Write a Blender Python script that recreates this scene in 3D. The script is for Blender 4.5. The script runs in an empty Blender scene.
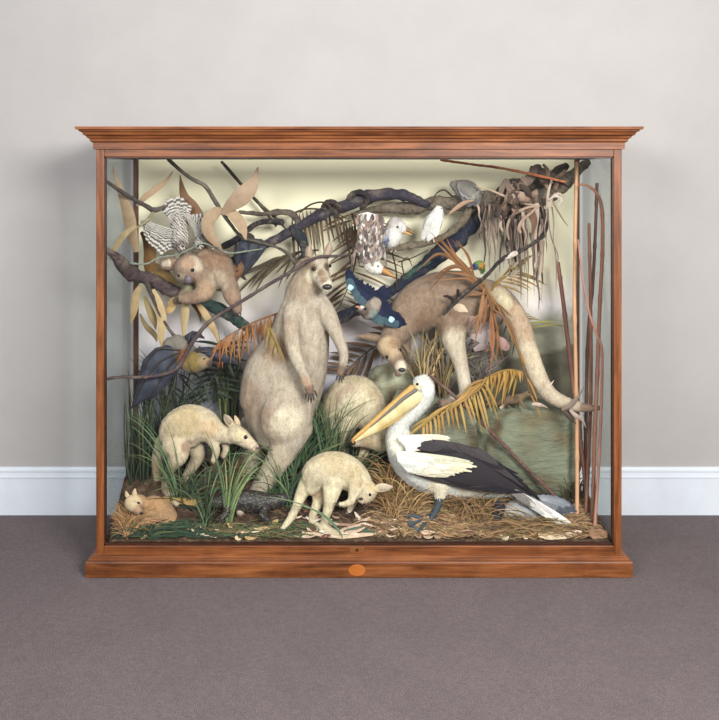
import bpy, math, random
import numpy as np
from mathutils import Vector, noise
from mathutils.bvhtree import BVHTree
R = random.Random(7)
SC = bpy.context.scene
COL = SC.collection
# ------------------------------------------------------------------ camera frame
F = 924.0; D = 4.2; CX = -0.086; CZ = 1.785; VX = 340.0; VY = 180.0
def sc(y): return F / (D + y)
def P(px, py, y):
    s = sc(y)
    return Vector((CX + (px - VX) / s, y, CZ - (py - VY) / s))
CAM = Vector((CX, -D, CZ))
def lin(c):
    c = c / 255.0
    return c / 12.92 if c <= 0.04045 else ((c + 0.055) / 1.055) ** 2.4
def C(r, g, b): return (lin(r), lin(g), lin(b))
def jit(c, a=0.15, rnd=R):
    k = 1 + rnd.uniform(-a, a)
    return tuple(max(0, min(1, x * k * (1 + rnd.uniform(-a, a) * 0.35))) for x in c)
def mixc(a, b, t): return tuple(x * (1 - t) + y * t for x, y in zip(a, b))

# ------------------------------------------------------------------ materials
def newmat(name):
    m = bpy.data.materials.new(name); m.use_nodes = True
    nt = m.node_tree; b = nt.nodes['Principled BSDF']
    return m, nt, b
def node(nt, t, **kw):
    n = nt.nodes.new(t)
    for k, v in kw.items(): setattr(n, k, v)
    return n
def coords(nt, scale=(1, 1, 1), rot=(0, 0, 0)):
    tc = node(nt, 'ShaderNodeTexCoord'); mp = node(nt, 'ShaderNodeMapping')
    mp.inputs['Scale'].default_value = scale; mp.inputs['Rotation'].default_value = rot
    nt.links.new(tc.outputs['Object'], mp.inputs['Vector'])
    return mp.outputs['Vector']
def noisen(nt, vec, scale, detail=4, rough=0.6, dist=0.0):
    n = node(nt, 'ShaderNodeTexNoise')
    n.inputs['Scale'].default_value = scale; n.inputs['Detail'].default_value = detail
    n.inputs['Roughness'].default_value = rough; n.inputs['Distortion'].default_value = dist
    nt.links.new(vec, n.inputs['Vector'])
    return n.outputs['Fac']
def ramp(nt, fac, stops):
    r = node(nt, 'ShaderNodeValToRGB'); e = r.color_ramp.elements
    while len(e) < len(stops): e.new(0.5)
    for i, (p, c) in enumerate(stops):
        e[i].position = p; e[i].color = (*c, 1)
    nt.links.new(fac, r.inputs['Fac'])
    return r.outputs['Color']
def mixn(nt, mode, fac, a, b):
    m = node(nt, 'ShaderNodeMix', data_type='RGBA', blend_type=mode)
    for s, v in ((0, fac), (6, a), (7, b)):
        if hasattr(v, 'node'): nt.links.new(v, m.inputs[s])
        else: m.inputs[s].default_value = v if s == 0 else (*v, 1)
    return m.outputs[2]
def bumpn(nt, b, h, strength, dist=0.01):
    n = node(nt, 'ShaderNodeBump'); n.inputs['Strength'].default_value = strength
    n.inputs['Distance'].default_value = dist
    nt.links.new(h, n.inputs['Height']); nt.links.new(n.outputs['Normal'], b.inputs['Normal'])
def ramp_mat(name, stops, scale=8, stretch=(1, 1, 1), rough=0.7, bump=0.3, dist=0.005, detail=5, spec=0.3, distort=0.0):
    m, nt, b = newmat(name)
    v = coords(nt, stretch); f = noisen(nt, v, scale, detail, 0.62, distort)
    nt.links.new(ramp(nt, f, stops), b.inputs['Base Color'])
    b.inputs['Roughness'].default_value = rough; b.inputs['Specular IOR Level'].default_value = spec
    if bump: bumpn(nt, b, f, bump, dist)
    return m
def col_mat(name, scale=40, stretch=(1, 1, 1), amt=0.5, rough=0.7, bump=0.3, dist=0.003, spec=0.25, lo=0.55, hi=1.2, sheen=0.0, mottle=0.0):
    """base colour from the 'Col' attribute, broken up by noise"""
    m, nt, b = newmat(name)
    at = node(nt, 'ShaderNodeAttribute', attribute_name='Col')
    v = coords(nt, stretch); f = noisen(nt, v, scale, 5, 0.65)
    k = ramp(nt, f, [(0.25, (lo,) * 3), (0.5, (0.95,) * 3), (0.75, (hi,) * 3)])
    c = mixn(nt, 'MULTIPLY', amt, at.outputs['Color'], k)
    if mottle:
        g = noisen(nt, coords(nt), 13, 6, 0.7, 0.4); h = noisen(nt, coords(nt, (1, 1, .6)), 240, 2, 0.7)
        c = mixn(nt, 'MULTIPLY', mottle, c, ramp(nt, g, [(0.34, (0.62, 0.53, 0.45)), (0.52, (0.97, 0.95, 0.93)), (0.7, (1.06, 1.05, 1.04))]))
        c = mixn(nt, 'MULTIPLY', mottle, c, ramp(nt, h, [(0.3, (0.6, 0.56, 0.52)), (0.5, (1, 1, 1)), (0.7, (1.12, 1.12, 1.12))]))
    nt.links.new(c, b.inputs['Base Color'])
    b.inputs['Roughness'].default_value = rough; b.inputs['Specular IOR Level'].default_value = spec
    if sheen: b.inputs['Sheen Weight'].default_value = sheen
    if bump: bumpn(nt, b, f, bump, dist)
    return m
def wood_mat(name, axis):
    m, nt, b = newmat(name)
    st = [14, 14, 14]; st[axis] = 0.9
    v = coords(nt, tuple(st)); f = noisen(nt, v, 3.2, 6, 0.6, 0.6)
    f2 = noisen(nt, coords(nt, (1.2, 1.2, 1.2)), 4.0, 4, 0.6)
    f3 = noisen(nt, coords(nt, (7, 30, 30)), 5.0, 3, 0.5)
    c = ramp(nt, f, [(0.28, C(66, 34, 15)), (0.5, C(112, 64, 33)), (0.72, C(142, 88, 50))])
    d = ramp(nt, f2, [(0.3, (0.5, 0.44, 0.4)), (0.52, (1, 1, 1)), (0.8, (1.0, 0.98, 0.92))])
    e = ramp(nt, f3, [(0.24, (0.45, 0.4, 0.38)), (0.36, (1, 1, 1))])
    nt.links.new(mixn(nt, 'MULTIPLY', 0.5, mixn(nt, 'MULTIPLY', 0.6, c, d), e), b.inputs['Base Color'])
    b.inputs['Roughness'].default_value = 0.42; b.inputs['Specular IOR Level'].default_value = 0.3
    bumpn(nt, b, f, 0.12, 0.002)
    return m
M = {}
M['wood_h'] = wood_mat('mahogany_horizontal', 0)
M['wood_v'] = wood_mat('mahogany_vertical', 2)
M['wood_d'] = ramp_mat('dark_bead', [(0.3, C(38, 20, 12)), (0.7, C(70, 36, 20))], 12, (1, 8, 8), 0.45, 0.1)
M['wood_post'] = ramp_mat('dark_post', [(0.3, C(58, 36, 26)), (0.7, C(98, 62, 44))], 10, (6, 6, 1), 0.5, 0.1)
M['wood_patch'] = ramp_mat('pale_wood', [(0.3, C(150, 84, 34)), (0.7, C(176, 104, 48))], 18, (1, 4, 4), 0.4, 0.1)
def glass_mat(name, tint, haze):
    m, nt, b = newmat(name)
    tr = node(nt, 'ShaderNodeBsdfTransparent'); tr.inputs['Color'].default_value = (*tint, 1)
    gl = node(nt, 'ShaderNodeBsdfGlossy'); gl.inputs['Roughness'].default_value = 0.02
    df = node(nt, 'ShaderNodeBsdfDiffuse'); df.inputs['Color'].default_value = (0.75, 0.78, 0.78, 1)
    lw = node(nt, 'ShaderNodeFresnel'); lw.inputs['IOR'].default_value = 1.45
    m1 = node(nt, 'ShaderNodeMixShader'); m2 = node(nt, 'ShaderNodeMixShader')
    m1.inputs[0].default_value = haze
    nt.links.new(tr.outputs[0], m1.inputs[1]); nt.links.new(df.outputs[0], m1.inputs[2])
    mul = node(nt, 'ShaderNodeMath', operation='MULTIPLY'); mul.inputs[1].default_value = 0.22
    nt.links.new(lw.outputs[0], mul.inputs[0]); nt.links.new(mul.outputs[0], m2.inputs[0])
    nt.links.new(m1.outputs[0], m2.inputs[1]); nt.links.new(gl.outputs[0], m2.inputs[2])
    nt.links.new(m2.outputs[0], nt.nodes['Material Output'].inputs[0])
    return m
M['glass'] = glass_mat('front_glass', (0.99, 0.995, 0.99), 0.001)
M['glass_side'] = glass_mat('side_glass', (0.90, 0.93, 0.925), 0.05)  # diffuse haze imitates reflected wall light clouding the side panes
M['fur'] = col_mat('short_fur', 55, (1, 1, 0.45), 0.75, 0.95, 0.55, 0.006, 0.1, 0.62, 1.22, 0.1, 0.5)
M['fur_fine'] = col_mat('fine_fur', 110, (1, 1, 0.5), 0.7, 0.95, 0.5, 0.004, 0.1, 0.62, 1.22, 0.1, 0.45)
M['feather'] = col_mat('plumage', 80, (1, 1, 1), 0.7, 0.8, 0.5, 0.004, 0.15, 0.6, 1.15)
M['horn'] = col_mat('beak_horn', 45, (1, 1, 1), 0.5, 0.5, 0.2, 0.002, 0.3, 0.7, 1.15)
M['leaf'] = col_mat('dry_leaf', 30, (1, 1, 1), 0.55, 0.6, 0.2, 0.002, 0.3, 0.6, 1.2)
M['grass'] = col_mat('painted_grass', 25, (1, 1, 1), 0.6, 0.55, 0.1, 0.002, 0.3, 0.6, 1.25)
M['straw'] = col_mat('dry_straw', 25, (1, 1, 1), 0.6, 0.8, 0.1, 0.002, 0.15, 0.5, 1.25)
M['bark'] = col_mat('rough_bark', 60, (1, 1, 1), 0.9, 0.8, 1.0, 0.014, 0.2, 0.3, 1.4)
M['shed_bark'] = col_mat('shed_bark', 40, (1, 1, 0.3), 0.7, 0.8, 0.4, 0.005, 0.15, 0.5, 1.25)
M['cane'] = col_mat('cane', 30, (1, 1, 0.3), 0.6, 0.55, 0.2, 0.002, 0.3, 0.6, 1.2)
M['rock'] = col_mat('painted_rock', 14, (1, 1, 3.2), 0.75, 0.8, 0.7, 0.02, 0.2, 0.55, 1.2)
M['membrane'] = col_mat('wing_membrane', 26, (1, 1, 1), 0.6, 0.6, 0.5, 0.006, 0.3, 0.5, 1.3)
def barred():
    m, nt, b = newmat('barred_plumage')
    v = coords(nt, (1, 0.3, 1)); w = node(nt, 'ShaderNodeTexWave', wave_type='BANDS', bands_direction='DIAGONAL')
    w.inputs['Scale'].default_value = 38; w.inputs['Distortion'].default_value = 7
    w.inputs['Detail'].default_value = 2; w.inputs['Detail Scale'].default_value = 1.6
    nt.links.new(v, w.inputs['Vector'])
    at = node(nt, 'ShaderNodeAttribute', attribute_name='Col')
    k = ramp(nt, w.outputs['Fac'], [(0.3, (0.16, 0.15, 0.15)), (0.52, (1, 1, 1))])
    nt.links.new(mixn(nt, 'MULTIPLY', 0.9, at.outputs['Color'], k), b.inputs['Base Color'])
    b.inputs['Roughness'].default_value = 0.8
    return m
M['barred'] = barred()
def scales():
    m, nt, b = newmat('speckled_scales')
    v = coords(nt, (1, 1, 1.4)); w = node(nt, 'ShaderNodeTexVoronoi'); w.inputs['Scale'].default_value = 95
    nt.links.new(v, w.inputs['Vector'])
    f = noisen(nt, v, 12, 3)
    k = ramp(nt, w.outputs['Distance'], [(0.12, C(142, 128, 86)), (0.3, C(58, 54, 52)), (0.6, C(34, 32, 34))])
    nt.links.new(mixn(nt, 'MULTIPLY', 0.5, k, ramp(nt, f, [(0.35, (0.4, 0.4, 0.4)), (0.6, (1, 1, 1))])), b.inputs['Base Color'])
    b.inputs['Roughness'].default_value = 0.5; bumpn(nt, b, w.outputs['Distance'], 0.5, 0.004)
    return m
M['scales'] = scales()
def solid(name, c, rough=0.4, spec=0.5):
    m, nt, b = newmat(name); b.inputs['Base Color'].default_value = (*c, 1)
    b.inputs['Roughness'].default_value = rough; b.inputs['Specular IOR Level'].default_value = spec
    v = coords(nt); f = noisen(nt, v, 60, 3)
    nt.links.new(mixn(nt, 'MULTIPLY', 0.3, c, ramp(nt, f, [(0.3, (0.7,) * 3), (0.6, (1,) * 3)])), b.inputs['Base Color'])
    return m
M['eye'] = solid('glass_eye', C(22, 16, 13), 0.12)
M['nose'] = solid('nose_leather', C(38, 34, 36), 0.45)
M['nose_koala'] = solid('koala_nose', C(96, 84, 92), 0.5)
M['claw'] = solid('claw', C(52, 44, 40), 0.4)
M['earth'] = ramp_mat('earth', [(0.3, C(44, 34, 28)), (0.5, C(76, 60, 48)), (0.68, C(112, 94, 74))], 26, (1, 1, 1), 0.95, 0.9, 0.02, 6, 0.1)
M['brass'] = solid('dark_brass', C(118, 70, 34), 0.4)

# ------------------------------------------------------------------ mesh builder
def cr(seq, sub):
    """Catmull-Rom through numpy rows"""
    a = [np.array(s, float) for s in seq]
    if len(a) == 1: return a
    if len(a) == 2:
        return [a[0] * (1 - t) + a[1] * t for t in np.linspace(0, 1, sub + 1)]
    q = [2 * a[0] - a[1]] + a + [2 * a[-1] - a[-2]]
    out = []
    for i in range(1, len(q) - 2):
        p0, p1, p2, p3 = q[i - 1], q[i], q[i + 1], q[i + 2]
        for k in range(sub):
            t = k / sub
            out.append(0.5 * (2 * p1 + (p2 - p0) * t + (2 * p0 - 5 * p1 + 4 * p2 - p3) * t * t + (3 * p1 - p0 - 3 * p2 + p3) * t ** 3))
    out.append(a[-1])
    return out
class MB:
    def __init__(s): s.v = []; s.f = []; s.c = []
    def add(s, vs, fs, col=(0.5, 0.5, 0.5)):
        o = len(s.v); s.v += [tuple(v) for v in vs]
        s.f += [tuple(i + o for i in f) for f in fs]
        if isinstance(col, list): s.c += col
        else: s.c += [col] * len(vs)
    def sweep(s, pts, n=10, sub=4, col=(0.5, 0.5, 0.5), ends=True, bumpy=0.0, seed=0.0):
        """pts: rows x,y,z,a,b (a: radius across, b: radius in depth)"""
        rows = cr(pts, sub)
        if bumpy:
            for i, r in enumerate(rows):
                k = 1 + bumpy * noise.noise(Vector((i * 0.35 + seed, seed * 1.7, 0)))
                r[3] *= k; r[4] *= k
        rows = [np.concatenate([r[:3], np.maximum(r[3:5], 1e-4)]) for r in rows]
        ps = [Vector(r[:3]) for r in rows]
        ts = []
        for i in range(len(ps)):
            t = ps[min(i + 1, len(ps) - 1)] - ps[max(i - 1, 0)]
            ts.append(t.normalized() if t.length > 1e-9 else Vector((0, 0, 1)))
        t0 = ts[0]; d = Vector((0, 1, 0)) - t0 * t0.y
        if d.length < 0.25: d = Vector((0, 0, 1)) - t0 * t0.z
        d.normalize()
        rings = []
        if ends:
            r = rows[0]; m = (r[3] + r[4]) / 2
            for u in (0.95, 0.75, 0.4): rings.append((ps[0] - ts[0] * m * u * 0.8, ts[0], r[3] * math.sqrt(1 - u * u), r[4] * math.sqrt(1 - u * u)))
        for p, t, r in zip(ps, ts, rows): rings.append((p, t, r[3], r[4]))
        if ends:
            r = rows[-1]; m = (r[3] + r[4]) / 2
            for u in (0.4, 0.75, 0.95): rings.append((ps[-1] + ts[-1] * m * u * 0.8, ts[-1], r[3] * math.sqrt(1 - u * u), r[4] * math.sqrt(1 - u * u)))
        vs = []; fs = []
        for (p, t, a, b) in rings:
            d = d - t * d.dot(t)
            if d.length < 1e-6: d = t.orthogonal()
            d.normalize(); e = t.cross(d)
            for k in range(n):
                an = 2 * math.pi * k / n
                vs.append(p + e * (a * math.cos(an)) + d * (b * math.sin(an)))
        for i in range(len(rings) - 1):
            for k in range(n):
                k2 = (k + 1) % n
                fs.append((i * n + k, i * n + k2, (i + 1) * n + k2, (i + 1) * n + k))
        fs.append(tuple(range(n - 1, -1, -1))); L = (len(rings) - 1) * n
        fs.append(tuple(L + k for k in range(n)))
        s.add(vs, fs, col)
    def px(s, spec, **kw):
        """spec rows: px, py, depth, radius px [, depth factor]"""
        s.sweep([rowpx(q) for q in spec], **kw)
    def strip(s, pts, widths, col, side=None, fold=0.0, twist=0.0):
        """ribbon along pts (Vectors); widths half-widths; faces roughly the front"""
        n = len(pts); vs = []; cols = []
        for i, p in enumerate(pts):
            t = pts[min(i + 1, n - 1)] - pts[max(i - 1, 0)]
            t = t.normalized() if t.length > 1e-9 else Vector((0, 0, 1))
            ref = side if side is not None else Vector((0, -1, 0))
            e = t.cross(ref)
            if e.length < 1e-4: e = t.orthogonal()
            e.normalize()
            if twist:
                nn = t.cross(e); a = twist * i / (n - 1)
                e = e * math.cos(a) + nn * math.sin(a)
            nn = e.cross(t)
            w = widths[i]
            c = col[i] if isinstance(col, list) else col
            vs += [p - e * w, p + nn * (fold * w), p + e * w]; cols += [c] * 3
        fs = []
        for i in range(n - 1):
            a = i * 3
            fs += [(a, a + 1, a + 4, a + 3), (a + 1, a + 2, a + 5, a + 4)]
        s.add(vs, fs, cols)
    def box(s, lo, hi, col=(0.5, 0.5, 0.5)):
        x0, y0, z0 = lo; x1, y1, z1 = hi
        s.add([(x0, y0, z0), (x1, y0, z0), (x1, y1, z0), (x0, y1, z0), (x0, y0, z1), (x1, y0, z1), (x1, y1, z1), (x0, y1, z1)],
              [(0, 3, 2, 1), (4, 5, 6, 7), (0, 1, 5, 4), (1, 2, 6, 5), (2, 3, 7, 6), (3, 0, 4, 7)], col)
    def mesh(s, name, base):
        me = bpy.data.meshes.new(name)
        b = Vector(base)
        me.from_pydata([tuple(Vector(v) - b) for v in s.v], [], s.f)
        setcol(me, s.c)
        return me
def rowpx(q):
    p = P(q[0], q[1], q[2]); a = q[3] / sc(q[2]); bf = q[4] if len(q) > 4 else 0.9
    return (p.x, p.y, p.z, a, a * bf)
def setcol(me, cols):
    at = me.attributes.new('Col', 'FLOAT_COLOR', 'POINT')
    arr = np.ones((len(me.vertices), 4)); arr[:, :3] = np.array(cols).reshape(-1, 3)
    at.data.foreach_set('color', arr.ravel())
def link(name, me, mat, base=(0, 0, 0), parent=None, smooth=True):
    o = bpy.data.objects.new(name, me); COL.objects.link(o)
    if mat is not None: me.materials.append(mat)
    if smooth: me.polygons.foreach_set('use_smooth', [True] * len(me.polygons))
    if parent is not None: o.parent = parent
    else: o.location = base
    return o
def basis(o):
    while o.parent is not None: o = o.parent
    return Vector(o['_b'])
def build(mb, name, mat, parent=None, base=None, smooth=True, bevel=0.0):
    bs = (basis(parent) if parent is not None else Vector(base if base is not None else (0, 0, 0)))
    o = link(name, mb.mesh(name, bs), mat, bs, parent, smooth)
    if bevel:
        m = o.modifiers.new('bevel', 'BEVEL'); m.width = bevel; m.segments = 2; m.limit_method = 'ANGLE'
    return o
EMP = []
def thing(name, label, cat, base, group=None):
    o = bpy.data.objects.new(name, None); COL.objects.link(o)
    o.empty_display_size = 0.05
    o.location = base; o['_b'] = tuple(base); o['label'] = label; o['category'] = cat
    if group: o['group'] = group
    EMP.append(o)
    return o
def tag(o, label, cat, group=None, kind=None):
    o['label'] = label; o['category'] = cat
    if group: o['group'] = group
    if kind: o['kind'] = kind
    return o
def structure(name, mb, mat, smooth=False, bevel=0.0):
    o = build(mb, name, mat, smooth=smooth, bevel=bevel); o['kind'] = 'structure'; return o
HAIR = {'fur': (.010, .0010, 34000, .17), 'fur_fine': (.009, .0008, 44000, .17), 'feather': (.013, .003, 16000, .10), 'barred': (.012, .003, 12000, .2)}
def organic(name, specs, parent, col, patches=(), mat='fur', vox=0.008, smooth=6, n=12, extra=None, hair=None, flow=None):
    """one continuous skin from overlapping tapered forms; specs in px rows, coat colours in patches (px,py,y,r_px,colour)"""
    mb = MB()
    for s in specs: mb.px(s, n=n, sub=4)
    if extra: extra(mb)
    me = bpy.data.meshes.new('t'); b = Vector(parent['_b'])
    me.from_pydata([tuple(Vector(v) - b) for v in mb.v], [], mb.f)
    o = bpy.data.objects.new('t', me); COL.objects.link(o)
    m = o.modifiers.new('r', 'REMESH'); m.mode = 'VOXEL'; m.voxel_size = vox
    m2 = o.modifiers.new('s', 'SMOOTH'); m2.iterations = smooth; m2.factor = 0.5
    dg = bpy.context.evaluated_depsgraph_get()
    me2 = bpy.data.meshes.new_from_object(o.evaluated_get(dg), depsgraph=dg)
    bpy.data.objects.remove(o); bpy.data.meshes.remove(me)
    me2.name = name
    N = len(me2.vertices); co = np.empty(N * 3); me2.vertices.foreach_get('co', co); co = co.reshape(-1, 3) + np.array(b)
    cols = np.tile(np.array(col), (N, 1))
    for (x, y, dy, r, c) in patches:
        c0 = np.array(P(x, y, dy)); rr = r / sc(dy)
        d = np.linalg.norm(co - c0, axis=1) / rr
        w = np.clip((1.15 - d) / 0.45, 0, 1)[:, None]; w = w * w * (3 - 2 * w)
        cols = cols * (1 - w) + np.array(c) * w
    bv_ = BVHTree.FromPolygons([Vector(v) for v in co], [tuple(p.vertices) for p in me2.polygons])
    hl, hw, hn, hv = hair if hair else HAIR.get(mat, (0, 0, 0, 0))
    if hn:
        me2.calc_loop_triangles(); T = np.empty(len(me2.loop_triangles) * 3, dtype=np.int32); me2.loop_triangles.foreach_get('vertices', T); T = T.reshape(-1, 3)
        A, B_, C_ = co[T[:, 0]], co[T[:, 1]], co[T[:, 2]]
        nn = np.cross(B_ - A, C_ - A); ar = np.linalg.norm(nn, axis=1) / 2 + 1e-12; nn = nn / (2 * ar[:, None])
        rg = np.random.default_rng(N); n_ = int(ar.sum() * hn)
        ix = rg.choice(len(T), n_, p=ar / ar.sum()); u = rg.random((n_, 1)); v_ = rg.random((n_, 1)); m_ = (u + v_) > 1; u = np.where(m_, 1 - u, u); v_ = np.where(m_, 1 - v_, v_)
        p = A[ix] + (B_[ix] - A[ix]) * u + (C_[ix] - A[ix]) * v_; nr = nn[ix]
        if flow is None: fl = np.tile(np.array([0.0, 0.15, -1.0]), (n_, 1))
        else: fl = np.tile(np.array(flow, float), (n_, 1))
        fl = fl + rg.normal(0, .35, (n_, 3)); fl -= nr * (fl * nr).sum(1)[:, None]; fl /= np.linalg.norm(fl, axis=1)[:, None] + 1e-9
        sd = np.cross(fl, nr); L_ = hl * rg.uniform(.5, 1.3, (n_, 1)); W_ = hw * rg.uniform(.6, 1.3, (n_, 1))
        q0 = p - sd * W_ + nr * .0004; q1 = p + sd * W_ + nr * .0004; q2 = p + fl * L_ + nr * L_ * rg.uniform(.06, .3, (n_, 1))
        hv_ = np.stack([q0, q1, q2], 1).reshape(-1, 3)
        cc = cols[T[ix, 0]] * rg.normal(1, hv, (n_, 1)).clip(.55, 1.45); cc = np.repeat(cc, 3, 0)
        F0 = [tuple(f.vertices) for f in me2.polygons]; F1 = (np.arange(n_ * 3).reshape(-1, 3) + N).tolist()
        allv = np.concatenate([co, hv_]) - np.array(b); bpy.data.meshes.remove(me2)
        me2 = bpy.data.meshes.new(name); me2.from_pydata(allv.tolist(), [], F0 + F1); cols = np.concatenate([cols, cc])
    setcol(me2, np.clip(cols, 0, 1))
    o = link(name, me2, M[mat], parent=parent)
    return o, bv_
def hit(bvh, px, py, dflt=0.3):
    d = (P(px, py, 0) - CAM).normalized()
    h = bvh.ray_cast(CAM, d)
    return h[0] if h[0] is not None else P(px, py, dflt)
def ball(name, p, r, mat, parent, sq=(1, 1, 1), col=(0.5, 0.5, 0.5)):
    mb = MB(); vs = []; fs = []; n, m = 12, 8
    for j in range(m + 1):
        th = math.pi * j / m
        for i in range(n):
            a = 2 * math.pi * i / n
            vs.append((p.x + r * sq[0] * math.sin(th) * math.cos(a), p.y + r * sq[1] * math.sin(th) * math.sin(a), p.z + r * sq[2] * math.cos(th)))
    for j in range(m):
        for i in range(n): fs.append((j * n + i, (j + 1) * n + i, (j + 1) * n + (i + 1) % n, j * n + (i + 1) % n))
    mb.add(vs, fs, col)
    return build(mb, name, M[mat], parent)
def eye(parent, bvh, px, py, r=2.0):
    p = hit(bvh, px, py); s = sc(p.y)
    return ball('eye', p + Vector((0, 0.3 * r / s, 0)), r / s, 'eye', parent)
def nose(parent, bvh, px, py, r, sq=(1.2, 0.7, 0.8), mat='nose'):
    p = hit(bvh, px, py); s = sc(p.y)
    return ball('nose', p + Vector((0, 0.1 * r / s, 0)), r / s, mat, parent, sq)
def leafpts(p0, p1, bend, n=9):
    """quadratic curve p0 -> p1 bulging by vector bend"""
    mid = (p0 + p1) / 2 + bend
    return [(p0 * (1 - t) ** 2 + mid * 2 * t * (1 - t) + p1 * t * t) for t in [i / (n - 1) for i in range(n)]]
def lens(w, n=9, peak=0.4, tip=0.02):
    out = []
    for i in range(n):
        t = i / (n - 1)
        u = t / peak * 0.5 if t < peak else 0.5 + (t - peak) / (1 - peak) * 0.5
        out.append(w * max(tip, math.sin(math.pi * u) ** 0.8))
    return out
def feather(mb, p0, p1, w, col, bend=Vector((0, 0, 0)), side=None, n=6):
    pts = leafpts(p0, p1, bend, n)
    ws = [w * k for k in ([0.45, 0.85, 1, 1, 0.85, 0.25] if n == 6 else lens(1, n))]
    mb.strip(pts, ws, col, side, fold=0.18)
def barfeather(mb, p0, p1, w, side, n=23):
    pts = leafpts(p0, p1, Vector((0, 0, 0)), n); c0 = R.uniform(.85, 1.1)
    ws = [w * min(1, .45 + 3 * i / (n - 1)) * (1 if i < n - 3 else (n - i) * .28) for i in range(n)]
    mb.strip(pts, ws, [tuple(x * c0 for x in (C(188, 182, 174) if (i % 4) in (0, 1) else C(84, 78, 74))) for i in range(n)], side, fold=.2)
def barwing(mb, arm, tips, n, w, rows=((1.0, 0), (0.62, -0.007), (0.36, -0.013)), jitter=.08):
    for ri, (k, dy) in enumerate(rows):
        for i in range(n):
            t = min(1, (i + 0.5 * (ri % 2)) / max(1, n - 1)); a = lerp_rows(arm, t); b = lerp_rows(tips, t)
            p0 = P(*a); p1 = p0 + (P(*b) - p0) * k * (1 + R.uniform(-jitter, jitter)); o = Vector((0, dy + .0012 * (i % 3) + .0004 * i, 0))
            barfeather(mb, p0 + o, p1 + o, w / sc(a[2]), Vector((R.uniform(-.2, .2), -1, R.uniform(-.2, .2))))
def lerp_rows(rows, t):
    x = t * (len(rows) - 1); i = min(int(x), len(rows) - 2); u = x - i
    return tuple(a * (1 - u) + b * u for a, b in zip(rows[i], rows[i + 1]))
def wing(mb, arm, tips, n, w, col, rows=((1.0, 0), (0.62, -0.006), (0.36, -0.011)), cols=None, jitter=0.08, rnd=R):
    """feathers from the arm line to the tips line, overlapping in rows of coverts"""
    for ri, (k, dy) in enumerate(rows):
        for i in range(n):
            t = (i + 0.5 * (ri % 2)) / max(1, n - 1); t = min(t, 1)
            a = lerp_rows(arm, t); b = lerp_rows(tips, t)
            kk = k * (1 + rnd.uniform(-jitter, jitter))
            p0 = P(*a); p1 = P(*b); p1 = p0 + (p1 - p0) * kk
            o = Vector((0, dy + 0.0012 * (i % 3) + 0.0004 * i, 0))
            c = jit(cols[ri] if cols else col, 0.14, rnd)
            feather(mb, p0 + o, p1 + o, w / sc(a[2]) * (1 if k == 1 else 1.1), c, side=Vector((rnd.uniform(-.15, .15), -1, rnd.uniform(-.15, .15))))
# ------------------------------------------------------------------ the room
FZ = -0.008
mb = MB(); mb.box((-4, -4.6, -0.08), (4, 0.76, FZ)); 
def carpet():
    m, nt, b = newmat('carpet')
    v = coords(nt); f = noisen(nt, v, 260, 3, 0.7); g = noisen(nt, v, 55, 3, 0.6); h = noisen(nt, v, 3, 3)
    c = ramp(nt, f, [(0.3, C(74, 66, 67)), (0.5, C(106, 96, 97)), (0.7, C(138, 126, 127))])
    c = mixn(nt, 'MULTIPLY', 0.5, c, ramp(nt, g, [(0.3, (0.72,) * 3), (0.65, (1.1,) * 3)]))
    c = mixn(nt, 'MULTIPLY', 0.35, c, ramp(nt, h, [(0.35, (0.85,) * 3), (0.6, (1.05,) * 3)]))
    nt.links.new(c, b.inputs['Base Color']); b.inputs['Roughness'].default_value = 1; b.inputs['Specular IOR Level'].default_value = 0.05
    bumpn(nt, b, f, 0.6, 0.006)
    return m
structure('floor', mb, carpet())
mb = MB(); mb.box((-4, 0.76, -0.08), (4, 0.9, 3.6))
structure('wall_back', mb, ramp_mat('wall_paint', [(0.3, C(158, 154, 152)), (0.7, C(164, 160, 158))], 3, (1, 1, 1), 0.9, 0.05, 0.002))
def baseboard():
    prof = [(1.15, 0.0), (1.132, 0.0), (1.132, 0.212), (1.127, 0.214), (1.127, 0.222), (1.132, 0.226), (1.134, 0.246), (1.130, 0.25), (1.130, 0.256), (1.138, 0.262), (1.141, 0.272), (1.15, 0.274)]
    mb = MB(); n = len(prof)
    vs = [(-4, y - .39, z * .93 + FZ) for y, z in prof] + [(4, y - .39, z * .93 + FZ) for y, z in prof]
    mb.add(vs, [(i, (i + 1) % n, n + (i + 1) % n, n + i) for i in range(n)] + [tuple(range(n - 1, -1, -1)), tuple(range(n, 2 * n))])
    return mb
structure('baseboard_back', baseboard(), ramp_mat('white_gloss_paint', [(0.3, C(196, 201, 209)), (0.7, C(204, 209, 217))], 6, (1, 1, 1), 0.35, 0.05, 0.001))
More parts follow.
